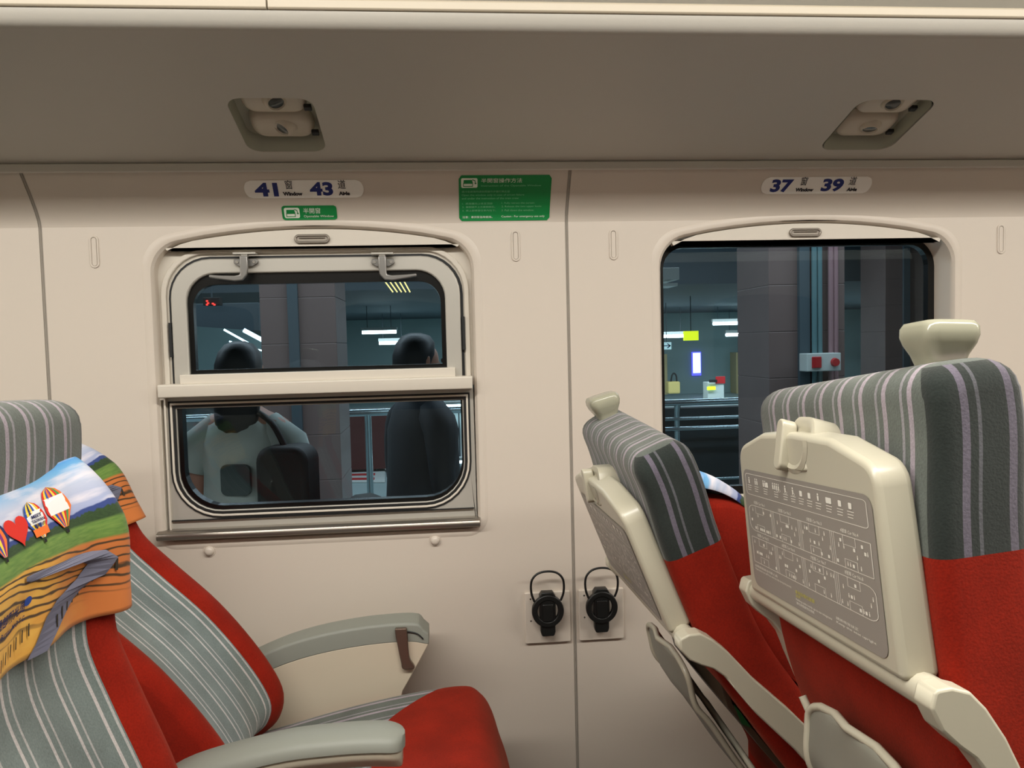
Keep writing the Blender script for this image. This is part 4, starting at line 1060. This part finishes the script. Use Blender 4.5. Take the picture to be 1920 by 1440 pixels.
# ------------------------------------------------------------------ station outside
M['tile'] = plain('platform_tile', srgb(104, 112, 112), 0.35, var=.12, vscale=8)
M['floorfar'] = plain('concourse_floor', srgb(150, 168, 168), 0.3)
M['edge'] = plain('platform_edge_stone', srgb(110, 100, 92), 0.6, var=.2, vscale=20)
M['soffit'] = plain('station_soffit', srgb(62, 74, 80), 0.7)
M['pillar'] = plain('pillar_tile', srgb(106, 88, 84), 0.5, var=.12, vscale=3)
M['hallwall'] = plain('concourse_wall', srgb(128, 150, 150), 0.7, var=.08, vscale=2)
M['steel'] = plain('stainless_tube', srgb(170, 186, 190), 0.22, metal=.9)
M['pipe_t'] = plain('conduit_teal', srgb(86, 116, 120), .4); M['pipe_p'] = plain('conduit_pink', srgb(140, 108, 112), .4)
M['boxwhite'] = plain('box_white', srgb(190, 196, 192), .4); M['alarmred'] = plain('alarm_red', srgb(170, 40, 42), .4)
M['tan'] = plain('locker_tan', srgb(178, 162, 118), .6); M['paper'] = plain('paper_bag', srgb(200, 178, 110), .8)
M['maroon'] = plain('maroon_panel', srgb(78, 32, 30), .5); M['darkpanel'] = plain('dark_parapet', srgb(34, 44, 48), .45, var=.2, vscale=5)
M['tube_e'] = emis('tube_light', (.75, .95, 1, 1), 9); M['esc_e'] = emis('balustrade_light', (.62, .9, 1, 1), 4.5)
M['poster_e'] = emis('poster_light', (.80, .90, 1, 1), 2.2); M['blue_e'] = emis('poster_border', (.10, .10, .85, 1), 1.5)
M['yel_e'] = emis('sign_yellow_green', (.70, .85, .02, 1), 1.2); M['red_e'] = emis('red_lamp', (1, .04, .03, 1), 2.2)
M['exit_e'] = emis('sign_pale', (.55, .85, .9, 1), .7); M['gold_e'] = emis('gold_louvre', (.9, .7, .25, 1), .9)  # the gold glow imitates a reflection in the window glass
PZ = -.27
t = MB(); t.box((-9, .25, PZ-.1), (16, 1.15, PZ)); tag(t.build('floor_platform_edge', M['edge'], smooth=0), kind='structure')
t = MB(); t.box((-9, 1.15, PZ-.12), (16, 17.5, PZ-.003)); tag(t.build('floor_concourse', M['floorfar'], smooth=0), kind='structure')
t = MB(); t.box((-9, 17.4, PZ), (18, 17.6, 4)); tag(t.build('wall_concourse', M['hallwall'], smooth=0), kind='structure')
t = MB(); t.box((-9, .35, 3.0), (18, 7.5, 3.1)); tag(t.build('ceiling_platform', M['soffit'], smooth=0), kind='structure')
t = MB(); t.box((-9, 7.5, 1.75), (18, 7.8, 3.1)); t.box((-9, 7.8, 1.75), (18, 17.5, 1.85)); tag(t.build('ceiling_concourse', M['soffit'], smooth=0), kind='structure')
def pxbox(name, x0, y0, x1, y1, Y, dep, mat, parent=None, bevel=.004, **kw):
    """block whose front face spans two sighted corners at depth Y"""
    a = at(x0, y0, Y); b = at(x1, y1, Y); t = MB(); t.box((min(a.x, b.x), Y, min(a.z, b.z)), (max(a.x, b.x), Y+dep, max(a.z, b.z)))
    return t.build(name, mat, parent, smooth=0, bevel=bevel)
# pillars
def pillar(x0, x1, Y, label, pipes):
    a = at(x0, 650, Y).x; b = at(x1, 650, Y).x; r = empty('station_pillar', ((a+b)/2, Y, PZ)); tag(r, label, 'pillar', 'tiled pillars on the platform'); h = (b-a)/2
    t = MB()
    for k in range(12):
        t.box((-h, 0, k*.28+.0012), (h, .5, (k+1)*.28-.0012))
    t.box((-h+.002, .002, 0), (h-.006, .49, 3.27)); t.build('tile_cladding', M['pillar'], r, smooth=0, bevel=.003)
    t = MB(); t.box((-h*.25, -.03, 0), (h*.02, .01, 3.27)); t.build('corner_strip', M['soffit'], r, smooth=0)
    for f, mt in pipes:
        t = MB(); t.tube([(h*f, -.035, .95), (h*f, -.035, 3.27)], .016, 10); t.build('conduit', M[mt], r, smooth=60)
pillar(1442, 1584, 3.0, 'dark tiled pillar with conduits and an alarm box, outside the single pane window', [(.12, 'pipe_t'), (.26, 'pipe_t'), (.55, 'pipe_p'), (.68, 'pipe_p')])
pillar(490, 632, 3.3, 'dark tiled pillar outside the divided window, behind two people', [])
pillar(1660, 1745, 6.5, 'slim dark pillar far right outside the single pane window', [])
bx = pxbox('alarm_box', 1513, 663, 1577, 695, 2.86, .10, M['boxwhite']); tag(bx, 'pale alarm box with red label and red button on the pillar', 'alarm box')
pxbox('red_label', 1523, 669, 1541, 690, 2.853, .01, M['alarmred'], bx)
c = at(1565, 679, 2.86); t = MB(); t.disc(tuple(c), .026, (0, -1, 0), h=.02, r2=.022); t.build('alarm_button', M['alarmred'], bx)
# railing
rl = empty('station_railing', (1.2, 4.5, PZ)); tag(rl, 'steel tube railing with posts around the stair opening', 'railing')
za = at(1300, 754, 4.5).z-PZ
xr = at(1150, 800, 4.5).x-1.2
for z, r_ in ((za, .028), (za-.13, .014), (za-.21, .018), (za-.62, .014), (za-.76, .012)):
    t = MB(); t.tube([(-6 if r_ > .02 else xr, 0, z), (9, 0, z)], r_, 10); t.build('rail', M['steel'], rl, smooth=60)
for px in (1271, 1396, 1152, 690):
    x = at(px, 800, 4.5).x-1.2; t = MB(); t.tube([(x, .02, 0), (x, .02, za-.08), (x+.0, .0, za-.0)], .026, 10); t.build('railing_post', M['steel'], rl, smooth=60)
t = MB(); t.box((xr+1.2, 4.72, PZ), (10, 4.82, PZ+za-.06)); tag(t.build('parapet', M['darkpanel'], smooth=0, bevel=.01), 'dark low parapet behind the steel railing', 'parapet')
# concourse lamps
for i, (x0, x1, y, Y, lab) in enumerate(((1232, 1284, 631, 14, 'long white tube light at the left edge of the single pane window view'), (1337, 1400, 607, 14, 'upper white tube light left of the big pillar'), (1361, 1410, 628, 16, 'lower white tube light left of the big pillar'),
      (1634, 1668, 622, 15, 'lower white tube light right of the big pillar'), (1664, 1700, 599, 13, 'upper white tube light right of the big pillar, beside the seat handle'),
      (679, 743, 623.5, 11, 'longer white tube light in the upper right of the divided window'), (711, 760, 643.5, 14, 'shorter white tube light in the upper right of the divided window'),
      (834, 868, 867, 5.2, 'white strip light low at the right edge of the divided window'), (825, 866, 762, 6.0, 'thin white strip light high at the right edge of the lower pane'))):
    a = at(x0, y, Y); b = at(x1, y, Y); r = empty('tube_light', ((a.x+b.x)/2, Y, a.z)); tag(r, lab, 'tube light', 'white tube lights in the station'); h = (b.x-a.x)/2
    t = MB(); t.tube([(-h, 0, 0), (h, 0, 0)], .0021*(Y+1.5), 8); t.build('tube', M['tube_e'], r, smooth=60)
    t = MB(); t.box((-h*1.05, -.03, .0022*(Y+1.5)), (h*1.05, .05, .006*(Y+1.5))); t.build('fixture', M['boxwhite'], r, smooth=0)
    zt_ = (1.76 if Y > 7.8 else PZ)-a.z
    for sx in (-.7, .7):
        t = MB(); t.tube([(sx*h, .02, 0), (sx*h, .02, zt_)], .006, 6); t.build('support_rod', M['soffit'], r, smooth=60)
# concourse furnishings
def hang(parent, px, py, Y, top):
    p = at(px, py, Y); t = MB(); t.tube([(p.x, Y+.02, p.z), (p.x, Y+.02, top)], .007, 6); t.build('support_rod', M['soffit'], parent, smooth=60)
o = pxbox('hanging_sign', 1283, 621, 1310, 638, 10, .06, M['yel_e']); tag(o, 'bright yellow green hanging sign in the concourse', 'sign'); hang(o, 1296, 622, 10, 1.76)
o = pxbox('hanging_sign', 1241, 642, 1259, 655, 12, .06, M['exit_e']); tag(o, 'pale blue sign with an arrow at the left edge of the concourse view', 'sign'); hang(o, 1250, 643, 12, 1.76)
A = at(1241, 655, 11.99); B = at(1259, 642, 11.99); Wd, Hd = B.x-A.x, B.z-A.z
t = MB(); fA = lambda u, v: (A.x+u*Wd, 11.985, A.z+v*Hd)
put_line(t, [(.2, .5), (.85, .5)], .12, fA); put_line(t, [(.6, .8), (.85, .5), (.6, .2)], .12, fA); t.build('arrow', M['navy'], o, smooth=0)
o = pxbox('lit_poster', 1298, 660, 1315, 704, 17.33, .08, M['blue_e']); tag(o, 'glowing white poster with blue border on the concourse wall', 'poster'); pxbox('poster_face', 1299.5, 662, 1313.5, 699, 17.32, .01, M['poster_e'], o, bevel=0)
o = pxbox('wall_locker', 1380, 661, 1410, 741, 17.0, .42, M['tan']); tag(o, 'tall tan locker against the concourse wall', 'locker')
r = pxbox('paper_bag', 1253, 716, 1276, 738, 15, .25, M['paper'], bevel=.03); tag(r, 'yellow paper bag with dark handles standing at the concourse wall', 'bag')
c0 = at(1258, 716, 15.1); c1 = at(1269, 716, 15.1); cm = at(1264, 700, 15.1)
t = MB(); t.tube(catmull([tuple(c0), tuple(at(1260, 704, 15.1)), tuple(cm), tuple(at(1268, 705, 15.1)), tuple(c1)], 4), .018, 6); t.build('bag_handle', M['black'], r)
r = pxbox('display_stand', 1327, 717, 1358, 764, 14, .3, M['boxwhite'], bevel=.01); tag(r, 'low stand with white, red and yellow cards in the concourse', 'display stand')
pxbox('card', 1342, 706, 1360, 719, 13.98, .02, M['alarmred'], r); pxbox('card', 1326, 725, 1342, 731, 13.95, .02, M['yel_e'], r); pxbox('card', 1330, 712, 1345, 717, 13.93, .02, M['black'], r)
o = pxbox('hall_door', 1245, 664, 1252, 740, 16.8, .2, M['tan']); tag(o, 'narrow tan door at the left edge of the concourse wall', 'door')
o = pxbox('ceiling_unit', 1240, 502, 1274, 524, 5.5, .5, M['boxwhite']); tag(o, 'pale box unit hanging under the station ceiling at upper left', 'ceiling unit')
pxbox('unit_grille', 1240, 531, 1271, 536, 5.49, .3, M['boxwhite'], o)
o = pxbox('platform_sign', 1645, 594, 1653, 617, 9, .05, M['exit_e']); tag(o, 'small white upright platform sign with number 6', 'sign'); hang(o, 1649, 595, 9, 1.76)
A = at(1647, 615, 8.99); t = MB(); put_text(t, '6', .1, lambda x, y: (A.x+x, 8.985, A.z+y), h=.055, bold=.002); t.build('numeral', M['navy'], o, smooth=0)
o = pxbox('shutter', 1628, 640, 1672, 778, 11, .1, M['soffit']); tag(o, 'grey slatted roller shutter right of the big pillar', 'shutter')
for k in range(7): pxbox('slat', 1630+k*6, 642, 1633+k*6, 699, 10.97, .03, M['hallwall'], o, bevel=0)
# escalator behind the divided window
es = empty('escalator', (-.9, 4.0, PZ)); tag(es, 'escalator with black handrails and lit balustrade, outside the divided window', 'escalator')
def wpath(pts, Y): return [tuple(at(x, y, Y)-Vector((-.9, 4.0, PZ))) for x, y in pts]
for k, (pts, Y) in enumerate((([(380, 560), (457, 618), (540, 664), (600, 700), (566, 745), (574, 770), (577, 790), (570, 815), (542, 838), (506, 858), (440, 885)], 3.4),
                              ([(440, 560), (520, 620), (600, 680), (622, 735), (627, 765), (624, 790), (611, 815), (585, 836), (540, 858)], 4.1))):
    # the rail descends and turns back under itself at the newel
    P3 = catmull([(q[0], q[1], q[2]) for q in wpath(pts[3 if k == 0 else 2:], Y)], 6)
    t = MB(); t.tube(P3, .040, 10); t.build('handrail', M['cup'], es, smooth=60)
    t = MB(); t.tube([p+Vector((-.035, -.02, .02)) for p in P3], .014, 8); t.build('handrail_guide', M['steel'], es, smooth=60)
for (p0, p1, Y, rr) in (((457, 619), (592, 691), 4.6, .016), ((420, 618), (474, 648), 5.0, .008), ((430, 640), (500, 660), 5.4, .006)):
    t = MB(); t.tube(wpath([p0, p1], Y), rr, 8); t.build('balustrade_light', M['esc_e'], es, smooth=60)
t = MB(); A, B, C2, D2 = wpath([(340, 610), (452, 618), (600, 702), (340, 702)], 5.6)
t.loft([[A, B, C2, D2], [tuple(Vector(q)+Vector((0, .05, 0))) for q in (A, B, C2, D2)]]); t.build('balustrade_panel', M['hallwall'], es, smooth=0)
t = MB(); q4 = wpath([(512, 874), (548, 862), (566, 884), (528, 893)], 3.3); t.loft([q4, [tuple(Vector(q)+Vector((0, .03, 0))) for q in q4]]); t.build('comb_lamp', M['red_e'], es, smooth=0)
t = MB(); q4 = wpath([(506, 880), (520, 872), (542, 905), (528, 912)], 3.2); t.loft([q4, [tuple(Vector(q)+Vector((0, .3, 0))) for q in q4]]); t.build('skirt_panel', M['soffit'], es, smooth=0)
t = MB(); q4 = wpath([(548, 852), (566, 842), (588, 872), (572, 882)], 3.6); t.loft([q4, [tuple(Vector(q)+Vector((0, .3, 0))) for q in q4]]); t.build('skirt_panel', M['soffit'], es, smooth=0)
o = pxbox('maroon_kiosk', 622, 772, 745, 878, 7.0, .3, M['maroon']); tag(o, 'dark maroon low kiosk wall right of the escalator', 'kiosk')
o = pxbox('information_screen', 500, 766, 518, 818, 4.35, .05, M['poster_e'], bevel=.002); tag(o, 'bright white information screen with blue base beside the escalator', 'screen'); pxbox('screen_base', 500, 811, 518, 818, 4.34, .01, M['blue_e'], o, bevel=0)
def ground(px, py):
    d = fwd*FPX+RGT*(px-960)+UPV*(720-py); q = (PZ-CAM.z)/d.z; return CAM+d*q
t = MB(); q = [ground(*p) for p in ((640, 905), (660, 872), (722, 868), (722, 905))]; t.loft([[tuple(p+Vector((0, 0, .0))) for p in q], [tuple(p+Vector((0, 0, .006))) for p in q]])
o = t.build('floor_marking', M['boxwhite'], smooth=0); tag(o, 'white and red striped marking on the station floor', 'floor marking')
for k in range(4):
    t = MB(); a, b = .1+.22*k, .2+.22*k; L = lambda f, g: q[0].lerp(q[1], f).lerp(q[3].lerp(q[2], f), g)
    w4 = [L(a, 0), L(b, 0), L(b, .75), L(a, .75)]; t.loft([[tuple(p+Vector((0, 0, .006))) for p in w4], [tuple(p+Vector((0, 0, .009))) for p in w4]]); t.build('red_stripe', M['alarmred'], o, smooth=0)
o = pxbox('soffit_beam', 300, 571, 487, 620, 6.2, .6, M['soffit']); tag(o, 'dark teal ceiling beam left of the pillar in the divided window', 'beam')
o = pxbox('led_display', 380, 558, 412, 572, 6.0, .1, M['black']); tag(o, 'small black display with red lit dots at upper left of the divided window', 'display'); hang(o, 396, 560, 6, 3.02)
for k, (x, y) in enumerate(((386, 563), (388, 567), (386, 570), (397, 568), (400, 570))): pxbox('red_segment', x, y, x+3, y+2.5, 5.98, .02, M['red_e'], o, bevel=0)
r = empty('gold_lamp', tuple(at(742, 537, 3.0))); p_ = at(742, 537, 3.0); t = MB(); t.tube([(0, .02, 0), (0, .02, 3.02-p_.z)], .01, 6); t.build('support_rod', M['soffit'], r, smooth=60); tag(r, 'gold slatted lamp at the top right of the divided window', 'lamp')  # glowing strips stand in for a reflection in the glass, hung on an added rod
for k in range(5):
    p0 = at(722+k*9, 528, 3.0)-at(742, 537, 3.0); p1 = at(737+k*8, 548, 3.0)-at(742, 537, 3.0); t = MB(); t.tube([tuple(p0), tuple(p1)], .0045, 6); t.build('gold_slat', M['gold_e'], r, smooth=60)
o = pxbox('signal_light', 627, 622, 630, 648, 5.4, .05, M['tube_e']); tag(o, 'small upright white light right of the near pillar', 'light')
c = at(648, 652, 5.4); t = MB(); t.disc(tuple(c), .012, (0, -1, 0), h=.01); tag(t.build('signal_lamp', M['red_e']), 'tiny red light right of the near pillar', 'light')

# ------------------------------------------------------------------ people on the platform
M['skin'] = plain('skin', srgb(176, 128, 108), .55); M['hair'] = plain('hair', srgb(16, 16, 18), .5, bump=.4, bscale=120)
M['shirt'] = plain('white_shirt', srgb(176, 184, 178), .8, var=.08, vscale=10); M['print'] = plain('shirt_print', srgb(66, 76, 76), .8)
M['skirt'] = plain('maroon_cloth', srgb(92, 40, 34), .85); M['jacket'] = plain('dark_jacket', srgb(18, 26, 36), .7, bump=.3, bscale=60); M['bag'] = plain('dark_bag', srgb(30, 28, 24), .6, bump=.2, bscale=80)
def skinbody(name, nodes, edges, mat, parent, sub=2):
    me = bpy.data.meshes.new(name); keys = list(nodes); me.from_pydata([tuple(Vector(nodes[k][0])*S) for k in keys], [(keys.index(a), keys.index(b)) for a, b in edges], [])
    me.materials.append(mat); o = bpy.data.objects.new(name, me); col.objects.link(o); o.parent = parent
    sk = o.modifiers.new('skin', 'SKIN'); sk.use_smooth_shade = True
    if not me.skin_vertices: pass
    for i, k in enumerate(keys):
        v = me.skin_vertices[0].data[i]; rr = nodes[k][1]; v.radius = (rr[0]*S, rr[1]*S) if isinstance(rr, tuple) else (rr*S, rr*S); v.use_root = (i == 0)
    sb = o.modifiers.new('sub', 'SUBSURF'); sb.levels = sub; sb.render_levels = sub
    return o
def person(x, Y, h, rz, label, kind):
    r = empty('person', (x, Y, PZ), rz); tag(r, label, 'person', 'people standing on the platform'); k = h/1.40
    n = {}; e = []
    def N(nm, p, rr, to=None):
        n[nm] = (tuple(c*k for c in p), tuple(c*k for c in rr) if isinstance(rr, tuple) else rr*k)
        if to: e.append((to, nm))
    # faces +y; x is across
    N('pelvis', (0, 0, .74), (.115, .085)); N('waist', (0, 0, .87), (.10, .075), 'pelvis'); N('chest', (0, .005, 1.03), (.125, .085), 'waist'); N('collar', (0, 0, 1.13), (.07, .06), 'chest')
    N('neck', (0, .005, 1.19), .038, 'collar'); N('jaw', (0, .020, 1.245), (.048, .055), 'neck'); N('skull', (0, .008, 1.305), (.062, .074), 'jaw'); N('crown', (0, .0, 1.355), (.045, .055), 'skull')
    for s, q in ((-1, 'l'), (1, 'r')):
        N(q+'hip', (s*.07, 0, .68), .075, 'pelvis'); N(q+'knee', (s*.075, .012, .37), .048, q+'hip'); N(q+'ank', (s*.075, -.01, .07), .030, q+'knee'); N(q+'toe', (s*.085, .10, .03), .026, q+'ank')
        N(q+'sh', (s*.145, 0, 1.10), .045, 'collar'); bend = .13 if kind == 'shirt' else .15
        N(q+'el', (s*.175, -.01, .88), .034, q+'sh'); N(q+'wr', (s*.12, bend, .79 if kind == 'shirt' else .80), .022, q+'el'); N(q+'palm', (s*.085, bend+.035, .785), (.026, .014), q+'wr')
        for f in range(4): N(q+'f%da' % f, (s*(.055-.002*f), bend+.045+.002*f, .805-.016*f), .0085, q+'palm'); N(q+'f%db' % f, (s*(.030+.003*f), bend+.030, .803-.016*f), .0075, q+'f%da' % f)
        N(q+'tha', (s*.078, bend+.015, .822), .009, q+'palm'); N(q+'thb', (s*.060, bend+.020, .838), .008, q+'tha')
    skinbody('body', n, e, M['skin'], r)
    def hull(name, mat, rings, sx=1.0):
        t = MB(); t.loft([[((cx+a*math.cos(q))*k, (cy+b*math.sin(q))*k, z*k) for q in [2*math.pi*j/24 for j in range(24)]] for cx, cy, z, a, b in rings]); return t.build(name, mat, r, smooth=70)
    # face details
    for s in (-1, 1):
        t = MB(); t.disc((s*.024*k, .078*k, 1.297*k), .008*k, (0, 1, 0), h=.004); t.build('eye', M['hair'], r)
        t = MB(); t.prism([(a*k, b*k) for a, b in [(s*.064, 1.27), (s*.076, 1.29), (s*.074, 1.315), (s*.062, 1.31)]], -.012*k, .006*k); t.build('ear', M['skin'], r, bevel=.003)
    t = MB(); t.loft([[(-.010*k, .075*k, 1.262*k), (.010*k, .075*k, 1.262*k), (.0*k, .072*k, 1.30*k)], [(-.006*k, .093*k, 1.266*k), (.006*k, .093*k, 1.266*k), (0, .080*k, 1.295*k)]]); t.build('nose', M['skin'], r, bevel=.002)
    t = MB(); t.box((-.018*k, .070*k, 1.238*k), (.018*k, .078*k, 1.244*k)); t.build('mouth', M['maroon'], r, bevel=.002)
    hc = [(0, -.012, 1.395, .02, .02), (0, -.010, 1.385, .045, .050), (0, -.012, 1.36, .066, .068), (0, -.020, 1.32, .077, .072), (0, -.030, 1.28, .078, .062), (0, -.038, 1.24, .073, .05)]
    if kind == 'shirt': hc += [(0, -.045, 1.18, .078, .042), (0, -.055, 1.10, .070, .035), (0, -.06, 1.05, .05, .025)]
    else: hc += [(0, -.040, 1.21, .055, .035)]
    hull('hair', M['hair'], hc)
    if kind == 'shirt':
        hull('shirt', M['shirt'], [(0, 0, .79, .152, .118), (0, 0, .86, .145, .112), (0, .005, .96, .142, .108), (0, .005, 1.06, .150, .105), (0, 0, 1.12, .125, .085), (0, 0, 1.16, .06, .055)])
        for s in (-1, 1):
            t = MB(); t.tube([(s*.08*k, 0, 1.12*k), (s*.155*k, -.003*k, 1.05*k), (s*.185*k, -.01*k, .97*k)], .05*k, 12, rs=[.050*k, .066*k, .060*k]); t.build('sleeve', M['shirt'], r, smooth=60)
        hull('skirt', M['skirt'], [(0, 0, .52, .165, .135), (0, 0, .62, .155, .128), (0, 0, .74, .142, .112), (0, 0, .82, .128, .098)])
        t = MB(); t.prism(rrect(-.03*k, .90*k, .07*k, 1.0*k, .02*k), -.118*k, -.104*k); t.build('back_print', M['print'], r, bevel=.002)
        t = MB(); t.prism(rrect(.10*k, .72*k, .27*k, 1.06*k, .05*k), -.15*k, -.02*k); sb = t.build('shoulder_bag', M['bag'], r, bevel=.02)
        t = MB(); t.tube(catmull([(.18*k, -.09*k, 1.05*k), (.13*k, -.075*k, 1.13*k), (.04*k, -.02*k, 1.165*k), (-.02*k, .08*k, 1.12*k)], 4), .010*k, 6); t.build('bag_strap', M['bag'], sb, smooth=60)
    else:
        hull('jacket', M['jacket'], [(0, 0, .70, .165, .125), (0, 0, .80, .160, .122), (0, .005, .94, .155, .118), (0, .005, 1.06, .162, .112), (0, 0, 1.13, .13, .09), (0, 0, 1.185, .062, .06)])
        for s in (-1, 1):
            t = MB(); t.tube(catmull([(s*.08*k, 0, 1.125*k), (s*.155*k, -.003*k, 1.06*k), (s*.182*k, -.012*k, .88*k), (s*.155*k, .07*k, .82*k), (s*.125*k, .13*k, .80*k)], 3), .05*k, 12, rs=[(.052+.014*math.sin(math.pi*min(1, q/5))-.020*q/12)*k for q in range(13)]); t.build('sleeve', M['jacket'], r, smooth=60)
        hull('trousers', M['jacket'], [(0, 0, .06, .12, .07), (0, 0, .30, .135, .08), (0, 0, .60, .150, .105), (0, 0, .74, .14, .105)])
        t = MB(); t.prism(fillet([(-.19*k, .58*k), (.15*k, .56*k), (.19*k, .70*k), (.16*k, .83*k), (-.17*k, .83*k), (-.20*k, .74*k)], .03*k, 4), -.21*k, -.115*k); t.build('messenger_bag', M['bag'], r, bevel=.02)
    for s in (-1, 1):
        t = MB(); t.loft([[(s*.08*k+a*k, b*k, z*k) for a, b in rrect(-.04*sc, -.05*sc, .04*sc, .13*sc, .035*sc)] for z, sc in ((0, 1), (.03, 1.02), (.055, .8), (.07, .5))]); t.build('shoe', M['black'], r, smooth=60)
    return r
pL = at(452, 668, 1.15); person(pL.x, 1.15, 1.405, R(-12), 'person with dark hair in white shirt and maroon skirt, black bag, on the platform', 'shirt')
pR = at(785, 660, 1.25); person(pR.x, 1.25, 1.42, R(-62), 'person in dark jacket with dark messenger bag, standing on the platform', 'jacket')
